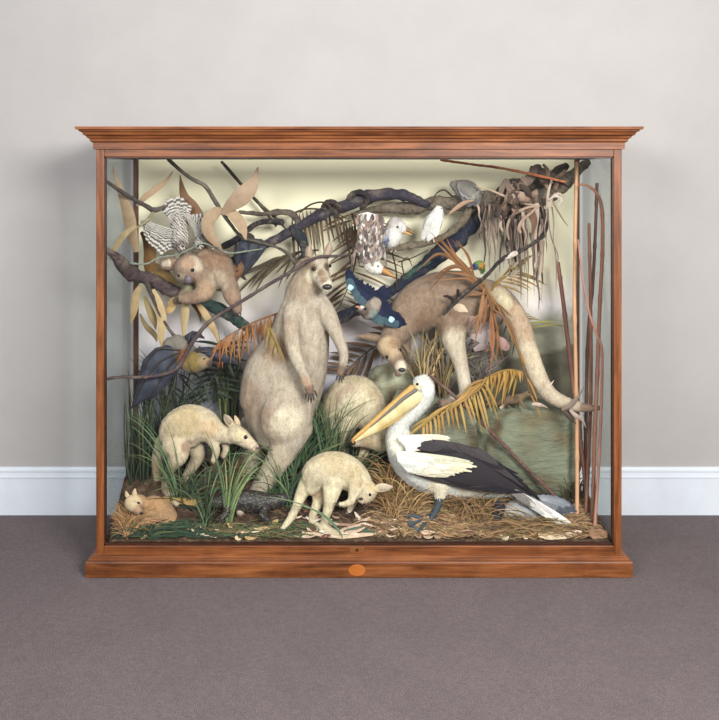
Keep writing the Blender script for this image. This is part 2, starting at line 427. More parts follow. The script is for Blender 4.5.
# ------------------------------------------------------------------ the case
HW = 1.195; DEP = 0.66
case = thing('display_case', 'large glazed wooden display case full of stuffed animals and birds standing on grey carpet', 'display case', (0, 0, 0))
def moulding(prof, k=1.0, ring=False):
    mb = MB(); vs = []
    for o, z in prof:
        o *= k
        vs += [(-HW - o, -o, z), (HW + o, -o, z), (HW + o, DEP + min(o, 0), z), (-HW - o, DEP + min(o, 0), z)]
    fs = []
    for i in range(len(prof) - 1):
        for j in range(4): fs.append((i * 4 + j, i * 4 + (j + 1) % 4, i * 4 + 4 + (j + 1) % 4, i * 4 + 4 + j))
    L = (len(prof) - 1) * 4
    if ring: fs += [(L + j, L + (j + 1) % 4, (j + 1) % 4, j) for j in range(4)]
    else: fs += [(3, 2, 1, 0), (L, L + 1, L + 2, L + 3)]
    mb.add(vs, fs); return mb
build(moulding([(q0, q1 + .009 * (q1 > 1.93)) for q0, q1 in [(0, 1.925), (0.014, 1.925), (0.015, 1.945), (0.022, 1.948), (0.030, 1.952), (0.032, 1.962), (0.044, 1.966), (0.048, 1.974), (0.063, 1.980),
                (0.068, 1.990), (0.082, 1.994), (0.084, 2.000), (0.1, 2.003), (0.102, 2.015), (-0.03, 2.016), (-0.03, 1.925)]], .74, True), 'cornice', M['wood_h'], case, smooth=False)
build(moulding([(0.058, FZ), (0.061, FZ + 0.003), (0.061, 0.058), (0.057, 0.064), (0.046, 0.065), (0.045, 0.069), (0.036, 0.074), (0.024, 0.076), (0.022, 0.080), (0.010, 0.083), (0.0, 0.086)], .62), 'plinth', M['wood_h'], case, smooth=False)
def part_box(name, lo, hi, mat, bevel=0.003, parent=case):
    m = MB(); m.box(lo, hi); return build(m, name, M[mat], parent, smooth=False, bevel=bevel)
SW = 0.036; ZB = 0.122; ZT = 1.89
for s in (-1, 1):
    x0, x1 = sorted((s * HW, s * (HW - SW)))
    part_box('front_stile', (x0, 0, 0.084), (x1, 0.04, 1.926), 'wood_v')
    xr0, xr1 = sorted((s * 1.141, s * 1.166)); part_box('rear_post', (xr0, DEP - 0.035, 0.084), (xr1, DEP, 1.926), 'wood_post')
    part_box('side_rail', (x0, 0.04, 0.084), (x1, DEP - 0.035, ZB + 0.004), 'wood_d')
    part_box('side_rail', (x0, 0.04, ZT), (x1, DEP - 0.035, 1.926), 'wood_d')
    xb0, xb1 = sorted((s * (HW - SW), s * (HW - SW - 0.006)))
    part_box('glazing_bead', (xb0, 0.004, ZB), (xb1, 0.03, ZT), 'wood_d', 0)
    xg0, xg1 = sorted((s * (HW - 0.012), s * (HW - 0.017)))
    part_box('side_glass', (xg0, 0.041, ZB + 0.005), (xg1, DEP - 0.036, ZT - 0.001), 'glass_side', 0)
part_box('top_rail', (-HW + SW, 0, ZT), (HW - SW, 0.04, 1.926), 'wood_h')
br = part_box('bottom_rail', (-HW + SW, 0, 0.084), (HW - SW, 0.04, ZB), 'wood_h')
part_box('glazing_bead', (-HW + SW, 0.004, ZT - 0.006), (HW - SW, 0.03, ZT), 'wood_d', 0)
part_box('glazing_bead', (-HW + SW, 0.004, ZB), (HW - SW, 0.03, ZB + 0.008), 'wood_d', 0)
part_box('front_glass', (-HW + SW, 0.012, ZB + 0.008), (HW - SW, 0.017, ZT - 0.006), 'glass', 0)
part_box('top_glass', (-HW + SW, 0.041, 1.9), (HW - SW, DEP - 0.036, 1.905), 'glass', 0)
part_box('rear_rail', (-HW, DEP - 0.025, 1.893), (HW, DEP, 1.926), 'wood_d', 0)
part_box('base_board', (-HW + SW, 0.041, 0.088), (HW - SW, DEP - 0.036, 0.112), 'wood_d', 0)
# lock plate and pale round patch on the front
m = MB(); pl = P(357, 551, 0)
m.box((pl.x - 0.034, -0.0025, 0.09), (pl.x + 0.034, 0.0, 0.116)); lk = build(m, 'lock_plate', M['brass'], case, smooth=False, bevel=0.001)
lk['label'] = 'small worn lock plate'
m = MB(); m.box((pl.x - 0.006, -0.004, 0.098), (pl.x + 0.006, -0.002, 0.11)); build(m, 'keyhole', M['wood_d'], case, smooth=False)
m = MB(); n = 28; c0 = P(357, 569, -0.038)
vs = [(c0.x + 0.038 * math.cos(2 * math.pi * k / n), -0.0375, 0.028 + 0.026 * math.sin(2 * math.pi * k / n)) for k in range(n)]
vs += [(x, -0.0395, z) for x, y, z in vs]
m.add(vs, [tuple(range(n - 1, -1, -1)), tuple(range(n, 2 * n))] + [(k, (k + 1) % n, n + (k + 1) % n, n + k) for k in range(n)])
build(m, 'round_patch', M['wood_patch'], case, smooth=False)['label'] = 'pale round wood patch'
# painted backdrop (curves forward into the ceiling)
def backdrop():
    mat, nt, b = newmat('painted_backdrop')
    tc = node(nt, 'ShaderNodeTexCoord'); sp = node(nt, 'ShaderNodeSeparateXYZ'); nt.links.new(tc.outputs['Object'], sp.inputs[0])
    f = noisen(nt, tc.outputs['Object'], 2.5, 4, 0.6); g = noisen(nt, tc.outputs['Object'], 9, 4, 0.6)
    def math_(op, a, c):
        n_ = node(nt, 'ShaderNodeMath', operation=op)
        for i, q in enumerate((a, c)):
            if hasattr(q, 'node'): nt.links.new(q, n_.inputs[i])
            else: n_.inputs[i].default_value = q
        return n_.outputs[0]
    z = math_('ADD', sp.outputs['Z'], math_('MULTIPLY', math_('SUBTRACT', f, 0.5), 0.35))
    zn = math_('DIVIDE', z, 2.0)
    sky = ramp(nt, zn, [(0.34, C(150, 152, 162)), (0.43, C(206, 200, 206)), (0.54, C(222, 213, 212)), (0.64, C(222, 214, 188)), (0.95, C(224, 217, 186))])
    # far hills painted on the right
    hx = math_('MULTIPLY', sp.outputs['X'], 1.0)
    ridge = math_('ADD', 0.68, math_('MULTIPLY', hx, 0.23)); ridge = math_('ADD', ridge, math_('MULTIPLY', math_('SUBTRACT', f, 0.5), 0.25))
    d1 = math_('MULTIPLY', math_('SUBTRACT', ridge, sp.outputs['Z']), 40)
    m1 = node(nt, 'ShaderNodeClamp'); nt.links.new(d1, m1.inputs[0])
    far = math_('ADD', 0.82, math_('MULTIPLY', hx, 0.36)); far = math_('ADD', far, math_('MULTIPLY', math_('SUBTRACT', f, 0.5), 0.5))
    d2 = math_('MULTIPLY', math_('SUBTRACT', far, sp.outputs['Z']), 9)
    m2 = node(nt, 'ShaderNodeClamp'); nt.links.new(d2, m2.inputs[0])
    rx = node(nt, 'ShaderNodeMapRange'); rx.inputs[1].default_value = 0.35; rx.inputs[2].default_value = 0.6
    nt.links.new(sp.outputs['X'], rx.inputs[0])
    c = mixn(nt, 'MIX', math_('MULTIPLY', m2.outputs[0], rx.outputs[0]), sky, ramp(nt, g, [(0.3, C(126, 124, 108)), (0.7, C(160, 156, 138))]))
    c = mixn(nt, 'MIX', math_('MULTIPLY', m1.outputs[0], rx.outputs[0]), c, ramp(nt, g, [(0.3, C(70, 66, 54)), (0.7, C(106, 100, 82))]))
    nt.links.new(c, b.inputs['Base Color']); b.inputs['Roughness'].default_value = 0.85
    return mat
mb = MB(); prof = [(0.632, 0.112), (0.632, 1.0), (0.632, 1.892)]; n = len(prof)
vs = [(-1.139, y, z) for y, z in prof] + [(1.139, y, z) for y, z in prof]
vs += [(x, y + 0.008, z) for x, y, z in vs]
fs = []
for i in range(n - 1): fs += [(i, i + 1, n + i + 1, n + i), (2 * n + i, 3 * n + i, 3 * n + i + 1, 2 * n + i + 1)]
mb.add(vs, fs)
build(mb, 'painted_backdrop', backdrop(), case)
# ------------------------------------------------------------------ groundwork inside
def gz(x, y):
    t = min(1, max(0, (x - 0.25) / 0.3)); t = t * t * (3 - 2 * t); sl = 0.6 * (1 - t) + 0.22 * t
    z = 0.134 + sl * min(max(0, y - 0.05), 0.30) + 0.02 * noise.noise(Vector((x * 4, y * 4, 3))) * min(1, y * 6) + 0.008 * noise.noise(Vector((x * 17, y * 17, 1)))
    return z
def G(px, y, dz=0.0):
    x = CX + (px - VX) / sc(y); return Vector((x, y, gz(x, y) + dz))
mb = MB(); nx, ny = 150, 40; X0, X1, Y0, Y1 = -1.15, 1.15, 0.032, 0.62
vs = [];
for j in range(ny + 1):
    for i in range(nx + 1):
        x = X0 + (X1 - X0) * i / nx; y = Y0 + (Y1 - Y0) * j / ny
        vs.append((x, y, gz(x, y) + 0.004 * noise.noise(Vector((x * 60, y * 60, 0)))))
fs = [(j * (nx + 1) + i, j * (nx + 1) + i + 1, (j + 1) * (nx + 1) + i + 1, (j + 1) * (nx + 1) + i) for j in range(ny) for i in range(nx)]
o = len(vs); top_n = o
edge = [i for i in range(nx + 1)] + [j * (nx + 1) + nx for j in range(1, ny + 1)] + [ny * (nx + 1) + i for i in range(nx - 1, -1, -1)] + [j * (nx + 1) for j in range(ny - 1, 0, -1)]
vs += [(vs[e][0], vs[e][1], 0.113) for e in edge]; k = len(edge)
fs += [(edge[i], o + i, o + (i + 1) % k, edge[(i + 1) % k]) for i in range(k)] + [tuple(o + i for i in range(k))]
mb.add(vs, fs)
tag(build(mb, 'earth_bed', M['earth'], base=(0, 0.3, 0.113)), 'sloping brown earth bed covering the floor of the display case', 'ground')
# ------------------------------------------------------------------ animals
CREAM = C(196, 183, 152); PALE = C(206, 196, 172); TAN = C(158, 132, 106); GREYT = C(150, 130, 112); DARKP = C(96, 78, 66); PINKISH = C(176, 150, 138)
def ear(parent, rows, col, inner=None, name='ear', front=1.0):
    mb = MB(); mb.px(rows, n=10, sub=4, col=col)
    o = build(mb, name, M['fur_fine'], parent)
    if inner:
        mb = MB(); rr = [(q[0], q[1], q[2] - 0.75 * (q[4] * q[3] / sc(q[2])) , q[3] * 0.6, 0.35) for q in rows[1:]]
        mb.px(rr, n=8, sub=3, col=inner); build(mb, 'inner_ear', M['fur_fine'], o) if False else build(mb, 'inner_ear', M['fur_fine'], parent)
    return o
def claws(parent, pts, r=1.0, col=DARKP):
    for (x0, y0, x1, y1, d) in pts:
        mb = MB(); mb.px([(x0, y0, d, r), ((x0 + x1) / 2, (y0 + y1) / 2, d - 0.006, r * 0.9), (x1, y1, d, r * 0.35)], n=6, sub=2, col=col)
        build(mb, 'claw', M['claw'], parent)

# tall kangaroo
k = thing('kangaroo', 'tall cream kangaroo standing upright in the middle of the case with its forearms hanging', 'kangaroo', G(262, 0.30))
CK = C(176, 164, 148)
b, bv = organic('body', [
    [(311, 274, .275, 15), (304, 293, .30, 19), (304, 312, .32, 22.5, .9), (303, 338, .33, 27, .85), (295, 368, .34, 33, .8), (282, 398, .345, 37, .8), (275, 420, .35, 33, .8), (272, 436, .35, 20, .9)],
    [(316, 266, .255, 12), (319, 272, .232, 11), (322.5, 279, .195, 8.8), (326, 285, .16, 7.2), (327.5, 288, .145, 5.6)],
    [(319, 262, .25, 9.5), (321, 269, .222, 8.5)],
    [(296, 292, .29, 8), (290, 312, .29, 11.5), (284, 338, .31, 16), (268, 364, .325, 20), (261, 384, .335, 20), (257, 402, .34, 18)],
    [(293, 308, .26, 9), (291.5, 322, .225, 9), (292, 340, .185, 8.2), (296, 357, .155, 7), (303, 373, .138, 5.6), (308, 385, .13, 5.4), (310, 392, .127, 4)],
    [(318, 302, .28, 11), (328, 316, .26, 9.5), (339, 340, .23, 6.2), (344, 355, .22, 5.2), (342, 366, .215, 4.5), (340, 374, .213, 3.6)],
    [(290, 400, .24, 24, .7), (286, 420, .23, 27, .75), (288, 436, .24, 20, .8)],
    [(296, 425, .24, 18), (286, 446, .235, 15), (272, 470, .25, 11.5), (256, 496, .28, 9.5), (248, 508, .27, 8)],
    [(258, 428, .42, 20), (254, 450, .41, 13), (246, 475, .40, 9), (240, 492, .38, 8)],
    [(250, 505, .275, 8), (243, 509, .20, 6.5), (240, 511, .15, 5)],
    [(280, 432, .44, 17), (290, 462, .53, 11), (298, 476, .57, 7), (312, 480, .585, 4)],
], k, CK, [(303, 285, .25, 16, C(164, 148, 128)), (306, 266, .22, 10, C(140, 124, 106)), (300, 390, .1, 16, C(176, 150, 128)), (248, 400, .3, 26, C(156, 138, 120)), (262, 420, .15, 16, C(166, 146, 128)), (300, 355, .15, 14, C(184, 172, 154)), (286, 330, .2, 14, C(168, 152, 134)),
           (327, 287, .15, 9, C(206, 198, 178)), (312, 275, .2, 8, C(204, 194, 170)), (340, 372, .2, 9, C(128, 106, 90)), (310, 392, .12, 8, C(130, 104, 90)),
           (275, 350, .2, 18, C(164, 142, 118)), (262, 395, .1, 22, C(190, 166, 144)), (288, 425, .1, 22, C(204, 194, 172)), (270, 440, .2, 18, C(194, 180, 158)),
           (318, 345, .1, 22, C(196, 186, 160)), (272, 475, .2, 30, C(190, 178, 156)), (329, 266, .2, 5.5, C(96, 78, 64)), (313.5, 268, .2, 4.5, C(104, 86, 70)), (321, 272, .17, 5, C(140, 120, 98)), (324, 280, .15, 4.5, C(150, 130, 108))], n=14)
eye(k, bv, 314, 269, 2.2); eye(k, bv, 329.5, 266, 1.9)
nose(k, bv, 327.3, 287, 4.0, (1.2, .6, .75))
for rows in ([(311, 262, .25, 3, .7), (309, 256, .255, 4, .45), (309, 250, .26, 3.6, .4), (310, 245, .262, 1.2, .5)], [(324, 260, .25, 3, .7), (327, 254, .255, 4, .45), (329, 248, .26, 3.8, .4), (330, 242, .262, 1.2, .5)]):
    ear(k, rows, C(148, 134, 116), C(164, 144, 126))
claws(k, [(307, 392, 305, 399, .125), (309, 394, 308, 402, .122), (311, 395, 311, 403, .122), (313, 394, 314, 401, .124), (315, 391, 317, 397, .128)], 1.1)
claws(k, [(338, 374, 336, 380, .21), (340, 376, 339, 383, .209), (341.5, 376, 342, 383, .21), (343, 374, 344, 380, .212), (344, 371, 346, 376, .214)], 1.0)

# rear kangaroo with the long tail
k = thing('kangaroo', 'brown backed kangaroo at the rear with its long tail draped over the green rock', 'kangaroo', G(460, 0.45))
BR = C(136, 116, 100)
b, bv = organic('body', [
    [(398, 330, .40, 15), (406, 318, .44, 21, .8), (425, 304, .47, 27, .75), (450, 300, .485, 30, .7), (474, 300, .485, 27, .7), (488, 297, .48, 18, .8)],
    [(396, 332, .40, 14), (391, 340, .37, 12), (389, 347, .345, 11)],
    [(387, 344, .34, 11.5), (392, 353, .30, 9.2), (397, 361, .255, 7.4), (401, 368, .22, 6.2), (402, 371, .21, 4.6)],
    [(478, 292, .46, 15), (492, 293, .44, 12.5), (505, 302, .42, 11.5), (518, 322, .40, 11.5), (527, 348, .37, 10.5), (536, 372, .34, 9.5), (545, 389, .31, 8.5), (556, 399, .27, 7.5), (572, 405, .23, 6), (588, 408, .20, 4.2), (602, 408, .18, 2.2)],
    [(456, 308, .44, 22, .7), (452, 326, .41, 17, .8), (454, 342, .39, 12), (459, 358, .38, 8.5), (463, 375, .375, 7), (466, 392, .37, 7), (469, 399, .36, 7)],
    [(468, 399, .37, 6), (452, 402, .33, 5.5), (440, 404, .30, 4)],
    [(402, 330, .43, 9), (405, 348, .43, 6.5), (400, 364, .42, 5), (398, 374, .41, 4)],
], k, BR, [(390, 350, .3, 15, C(186, 164, 134)), (402, 368, .22, 8, C(212, 200, 178)), (394, 345, .3, 7, C(160, 134, 108)), (455, 350, .36, 24, C(190, 178, 158)), (463, 385, .36, 22, C(200, 190, 172)),
           (520, 325, .36, 24, C(176, 154, 130)), (532, 365, .33, 26, C(196, 182, 158)), (560, 400, .26, 26, C(188, 174, 154)), (595, 408, .18, 16, C(120, 100, 86)), (500, 298, .36, 14, C(170, 156, 132)),
           (430, 325, .35, 18, C(124, 102, 84)), (512, 308, .34, 6, C(150, 110, 84)), (505, 303, .36, 9, C(190, 178, 150))], n=14)
eye(k, bv, 387.5, 357, 2); eye(k, bv, 399.5, 350.5, 2)
nose(k, bv, 402, 370, 2.9, (1.3, 0.7, 0.75))
ear(k, [(384, 340, .35, 3, .6), (375, 338, .355, 4.2, .4), (366, 337, .36, 3.6, .4), (357, 336, .36, 1.2, .5)], C(122, 104, 88), C(136, 116, 98))
ear(k, [(394, 337, .36, 3, .6), (402, 332, .365, 4.2, .4), (409, 327, .37, 3.6, .4), (414, 322, .37, 1.2, .5)], C(150, 126, 100), C(176, 150, 124))
claws(k, [(440, 403, 434, 405, .29), (441, 406, 436, 408, .29)], 1.2)

# wallaby behind the pelican
k = thing('wallaby', 'round backed cream wallaby crouching low behind the long beak of the pelican', 'wallaby', G(340, 0.40))
b, bv = organic('body', [
    [(336, 428, .42, 16, .8), (343, 408, .42, 23, .8), (355, 400, .41, 26, .8), (366, 407, .40, 22, .8), (374, 424, .38, 15, .9), (380, 436, .35, 11), (382, 442, .33, 9)],
    [(382, 443, .325, 10.5), (374, 441, .30, 9), (364, 440, .27, 7.5), (354, 442, .25, 5)],
    [(340, 424, .36, 18, .7), (337, 442, .34, 12), (334, 460, .35, 8), (330, 478, .36, 6.5)],
    [(330, 480, .36, 6), (320, 486, .30, 5), (314, 489, .27, 4)],
    [(370, 436, .37, 7), (364, 452, .35, 5), (360, 462, .33, 4), (359, 468, .32, 3.5)],
    [(350, 435, .48, 13), (362, 452, .53, 9), (384, 464, .55, 5)],
], k, C(190, 176, 148), [(345, 395, .3, 14, C(178, 160, 140)), (358, 410, .3, 20, C(204, 194, 166)), (366, 441, .24, 12, C(182, 164, 136)), (354, 442, .24, 6, C(196, 180, 158)), (340, 440, .3, 20, C(186, 172, 150))], vox=0.007)
eye(k, bv, 362.5, 437.5, 2); nose(k, bv, 353, 443, 2.6)
ear(k, [(384, 436, .33, 3, .6), (390, 429, .335, 4.2, .4), (395, 423, .34, 1.4, .5)], C(176, 158, 132), C(190, 164, 146))

# joey at the left
k = thing('wallaby', 'small cream wallaby stooping with its head low at the left among green grass tufts', 'wallaby', G(175, 0.28))
b, bv = organic('body', [
    [(173, 448, .29, 13, .8), (177, 432, .29, 19, .8), (190, 426, .29, 22, .75), (204, 426, .28, 18, .75), (216, 432, .27, 12, .8), (226, 435, .26, 8.5), (236, 436, .25, 8)],
    [(234, 433, .25, 9.5), (241, 437, .235, 8.6), (249, 443, .215, 6.5), (256, 448, .20, 4.2)],
    [(176, 444, .25, 15, .7), (178, 455, .235, 11, .8), (173, 464, .24, 7), (169, 472, .26, 4.8), (166, 480, .27, 4.2), (165, 488, .27, 4.2)],
    [(165, 489, .27, 4), (172, 499, .22, 4), (177, 504, .18, 3)],
    [(196, 446, .33, 10, .8), (197, 458, .33, 7), (190, 470, .33, 5), (184, 482, .33, 4), (183, 490, .33, 3.6)],
    [(183, 490, .33, 3.5), (189, 497, .28, 3.4), (192, 501, .26, 2.6)],
    [(211, 440, .25, 5), (216, 449, .245, 4.4), (215, 457, .24, 3.4), (213, 461, .235, 2.8)],
    [(222, 438, .29, 4.5), (226, 448, .29, 3.6), (223, 456, .285, 3)],
    [(164, 442, .33, 9), (158, 458, .345, 6.5), (157, 476, .35, 5.2), (161, 490, .34, 4.6), (168, 502, .32, 4), (176, 512, .29, 3)],
], k, C(198, 184, 158), [(183, 420, .2, 20, C(192, 174, 138)), (210, 428, .2, 12, C(196, 174, 140)), (188, 447, .2, 8, C(168, 142, 120)), (250, 446, .2, 9, C(208, 190, 166)), (240, 436, .2, 8, C(210, 194, 160)), (168, 430, .2, 12, C(186, 170, 140)), (257, 448, .2, 4, C(186, 148, 136)), (165, 480, .2, 20, C(176, 158, 132)), (158, 480, .3, 22, C(172, 152, 126))], vox=0.0055)
eye(k, bv, 245.5, 437.5, 2.2); nose(k, bv, 257, 448, 1.9, mat='nose_koala')
ear(k, [(234, 429, .245, 2.6, .6), (230, 423, .245, 4, .4), (226.5, 418, .247, 3.4, .4), (224.5, 415, .248, 1, .5)], C(196, 178, 148), C(150, 138, 128))
ear(k, [(238, 428, .265, 2.4, .6), (237, 422, .27, 3.2, .4), (235, 416, .27, 1, .5)], C(196, 178, 148))

# joey grazing at the front
k = thing('wallaby', 'small cream wallaby bent double at the front of the case with its head tucked under', 'wallaby', G(325, 0.13))
b, bv = organic('body', [
    [(312, 487, .17, 11, .8), (318, 476, .17, 18, .75), (332, 471, .165, 20, .75), (347, 473, .16, 18, .75), (359, 482, .15, 14, .8), (366, 490, .13, 9.5)],
    [(369, 489, .12, 9.5), (367, 494, .095, 8.5), (363.5, 498, .07, 6.2), (361, 500, .055, 4)],
    [(333, 482, .12, 12, .7), (331, 496, .105, 8), (328, 509, .105, 5.2), (325, 519, .105, 4.2), (324, 527, .10, 4.2)],
    [(323, 529, .10, 5), (331, 532, .075, 4.2), (338, 533, .06, 3)],
    [(320, 488, .18, 9), (318, 502, .165, 6), (313, 514, .15, 4.2), (312, 522, .135, 3.8)],
    [(312, 523, .135, 3.6), (318, 526, .11, 3.2), (322, 527, .10, 2.4)],
    [(355, 484, .105, 7), (353, 496, .09, 5), (350, 502, .08, 3.8), (344, 504, .07, 2.8), (339, 504, .065, 2)],
    [(360, 490, .17, 5), (352, 505, .17, 3.6), (348, 513, .165, 2.4)],
    [(308, 482, .18, 9), (301, 495, .165, 6.2), (296, 508, .14, 4.6), (290, 519, .115, 3.8), (283, 529, .09, 3)],
], k, C(204, 192, 164), [(335, 460, .1, 16, C(198, 182, 150)), (355, 475, .1, 12, C(196, 180, 148)), (330, 500, .08, 14, C(222, 212, 180)), (362, 499, .05, 6, C(196, 180, 156)), (310, 500, .15, 14, C(210, 198, 166)), (372, 488, .1, 6, C(212, 196, 158)), (318, 493, .15, 6, C(184, 160, 132))], vox=0.005)
eye(k, bv, 369.8, 495, 1.7); nose(k, bv, 361, 499, 2.0)
ear(k, [(374, 490, .10, 2.6, .6), (380, 488, .095, 4.6, .4), (387, 487.5, .09, 3.8, .4), (392, 487, .088, 1, .5)], C(206, 190, 160), C(184, 168, 150))
ear(k, [(367, 485, .115, 2.6, .6), (364, 480, .11, 3.4, .4), (362, 475, .11, 1, .5)], C(206, 190, 160))
claws(k, [(339, 503, 334, 503, .06), (339, 505, 334, 505.5, .06)], 0.7)

# curled animal lower left
k = thing('bandicoot', 'small fawn furred animal curled asleep on straw in the bottom left corner of the case', 'small mammal', G(155, 0.13))
b, bv = organic('body', [
    [(143, 512, .15, 14, .8), (152, 513, .155, 17.5, .8), (163, 516, .16, 15, .8), (172, 521, .165, 9, .9)],
    [(141, 503, .13, 8), (134, 502, .115, 8), (131, 504, .10, 7.5), (136, 508, .08, 6), (140, 512, .068, 4)],
    [(147, 520, .10, 6), (142, 524, .09, 4), (137, 525, .085, 3)],
    [(172, 522, .14, 5), (164, 530, .11, 4), (152, 531, .10, 3), (146, 531, .095, 2)],
], k, C(164, 132, 100), [(133, 503, .09, 9, C(206, 186, 152)), (140, 511, .07, 6, C(170, 140, 118)), (155, 502, .13, 12, C(176, 140, 104)), (168, 520, .14, 10, C(172, 138, 106))], vox=0.005, mat='fur_fine')
eye(k, bv, 138.2, 503.5, 1.7); nose(k, bv, 141, 513, 1.9)
ear(k, [(135, 497, .11, 2.2, .6), (134.5, 493, .11, 2.6, .4), (135, 489, .11, .8, .5)], C(200, 178, 146))
ear(k, [(129, 498, .11, 2.0, .6), (127, 495, .11, 2.2, .4), (126, 491.5, .11, .8, .5)], C(200, 178, 146))

# koala
k = thing('koala', 'brown koala clinging to the dark branch at upper left below the barred bird', 'koala', P(205, 300, .40))
b, bv = organic('body', [
    [(192, 272, .40, 17, .9), (203, 271, .41, 21, .85), (216, 272, .42, 22, .8), (227, 278, .42, 15, .9)],
    [(190, 268, .345, 17, .9), (185, 271, .325, 14, .9)],
    [(188, 277, .29, 6), (188, 280, .275, 4.5)],
    [(204, 276, .34, 12), (206, 290, .31, 10), (198, 296, .29, 8), (188, 298, .275, 6.5), (181, 298, .27, 5)],
    [(229, 284, .38, 9), (232, 295, .36, 9), (236, 305, .35, 6), (238, 311, .345, 4.5)],
    [(190, 290, .38, 8), (182, 298, .36, 6), (176, 301, .34, 4)],
], k, C(136, 116, 100), [(196, 263, .3, 9, C(198, 184, 164)), (182, 280, .3, 9, C(172, 158, 138)), (188, 262, .28, 8, C(166, 140, 118)), (216, 282, .34, 13, C(172, 156, 136)), (215, 256, .38, 16, C(138, 112, 92)), (232, 298, .34, 11, C(150, 126, 108)), (205, 290, .3, 11, C(162, 138, 114)), (190, 290, .34, 8, C(126, 122, 100))], vox=0.006, n=14)
eye(k, bv, 192.3, 270, 2.1); eye(k, bv, 179, 275.5, 1.7)
nose(k, bv, 188.2, 279.5, 4.2, (0.95, 0.6, 1.1), 'nose_koala')
ear(k, [(176, 264, .35, 6, .6), (169, 263, .355, 8, .5), (163, 264, .36, 6, .5)], C(138, 116, 98), C(186, 172, 152))
ear(k, [(200, 256, .37, 4, .6), (206, 252, .375, 6, .5), (210, 250, .38, 4, .5)], C(138, 116, 98))
claws(k, [(180, 297, 175, 299, .265), (180, 299, 176, 302, .265), (181, 301, 178, 304, .265), (236, 312, 235, 317, .34), (238, 313, 238, 318, .34), (240, 312, 241, 316, .34)], 0.9)

# flying foxes
def bat(label, base, body, wings, cape=None, head_eyes=None, ears=(), group=None):
    k = thing('flying_fox', label, 'bat', base)
    b, bv = organic('body', body['rows'], k, body['col'], body.get('patches', ()), mat='fur_fine', vox=0.005)
    for out, fing, y in wings:
        mb = MB()
        # membrane panels as a gently domed sheet, both sides
        cx = sum(p[0] for p in out) / len(out); cy = sum(p[1] for p in out) / len(out)
        oo = out + [out[0]]; ring = [(a[0] + (c[0] - a[0]) * t / 4, a[1] + (c[1] - a[1]) * t / 4) for a, c in zip(oo, oo[1:]) for t in range(4)]; nr = len(ring); vs = []; lv = 7
        for j in range(lv):
            t = j / (lv - 1)
            for q in ring:
                x = cx + (q[0] - cx) * t; yy = cy + (q[1] - cy) * t
                vs.append(P(x, yy, y - 0.022 * (1 - t * t) + 0.012 * noise.noise(Vector((x * .12, yy * .12, 2)))))
        fs = [(j * nr + i, j * nr + (i + 1) % nr, (j + 1) * nr + (i + 1) % nr, (j + 1) * nr + i) for j in range(1, lv - 1) for i in range(nr)]
        fs += [(0, nr + (i + 1) % nr, nr + i) for i in range(nr)]
        cols = [jit(C(50, 54, 66), .12) for _ in vs]
        m2 = len(vs); vs2 = [v + Vector((0, .003, 0)) for v in vs]
        mb.add(vs + vs2, fs + [tuple(m2 + i for i in reversed(f)) for f in fs] + [((lv - 1) * nr + i, (lv - 1) * nr + (i + 1) % nr, m2 + (lv - 1) * nr + (i + 1) % nr, m2 + (lv - 1) * nr + i) for i in range(nr)], cols + cols)
        w = build(mb, 'wing', M['membrane'], k)
        for f in fing:
            mb = MB(); mb.px([(q[0], q[1], y - .018 - .008 * (i == 0), 1.0 if i < len(f) - 1 else .5) for i, q in enumerate(f)], n=6, sub=4, col=C(58, 50, 50))
            build(mb, 'finger_bone', M['claw'], w)
    for e in head_eyes or (): eye(k, bv, *e)
    for r in ears: ear(k, r, C(60, 50, 46))
    return k, bv
bat('fruit bat with spread dark wings and golden mantle hanging over the left wallaby', P(178, 340, .32),
    dict(rows=[[(176, 341, .31, 8), (182, 350, .30, 12), (188, 358, .285, 12.5), (193, 362, .27, 12)], [(196, 362, .25, 11, .9), (203, 362, .23, 8), (209, 363, .22, 4.5)], [(170, 346, .31, 9), (180, 344, .31, 9)]],
         col=C(128, 120, 112), patches=[(192, 362, .22, 12, C(134, 116, 70)), (183, 356, .25, 8, C(124, 78, 52)), (204, 361, .2, 6, C(146, 124, 96)), (211, 364, .2, 5, C(84, 66, 60)), (172, 344, .28, 9, C(122, 116, 108))]),
    [([(182, 352), (168, 345), (155, 348), (143, 360), (138, 378), (133, 400), (131, 409), (142, 402), (156, 397), (166, 385), (178, 372), (184, 362)],
      [[(180, 352), (160, 362), (142, 384), (132, 407)], [(180, 354), (165, 372), (152, 396)], [(180, 350), (156, 350), (138, 378)]], .27),
     ([(192, 350), (205, 347), (222, 351), (236, 358), (237, 364), (226, 364), (212, 360), (200, 356)], [[(194, 351), (215, 353), (235, 361)]], .275),
     ([(188, 344), (184, 336), (192, 331), (200, 332), (205, 339), (200, 338), (194, 338)], [[(188, 343), (192, 333), (204, 337)]], .30)],
    head_eyes=[(204, 359, 1.1)], ears=[[(197, 353, .24, 1.8, .5), (199, 349, .24, 1.6, .5), (200, 346, .24, .5, .5)]])
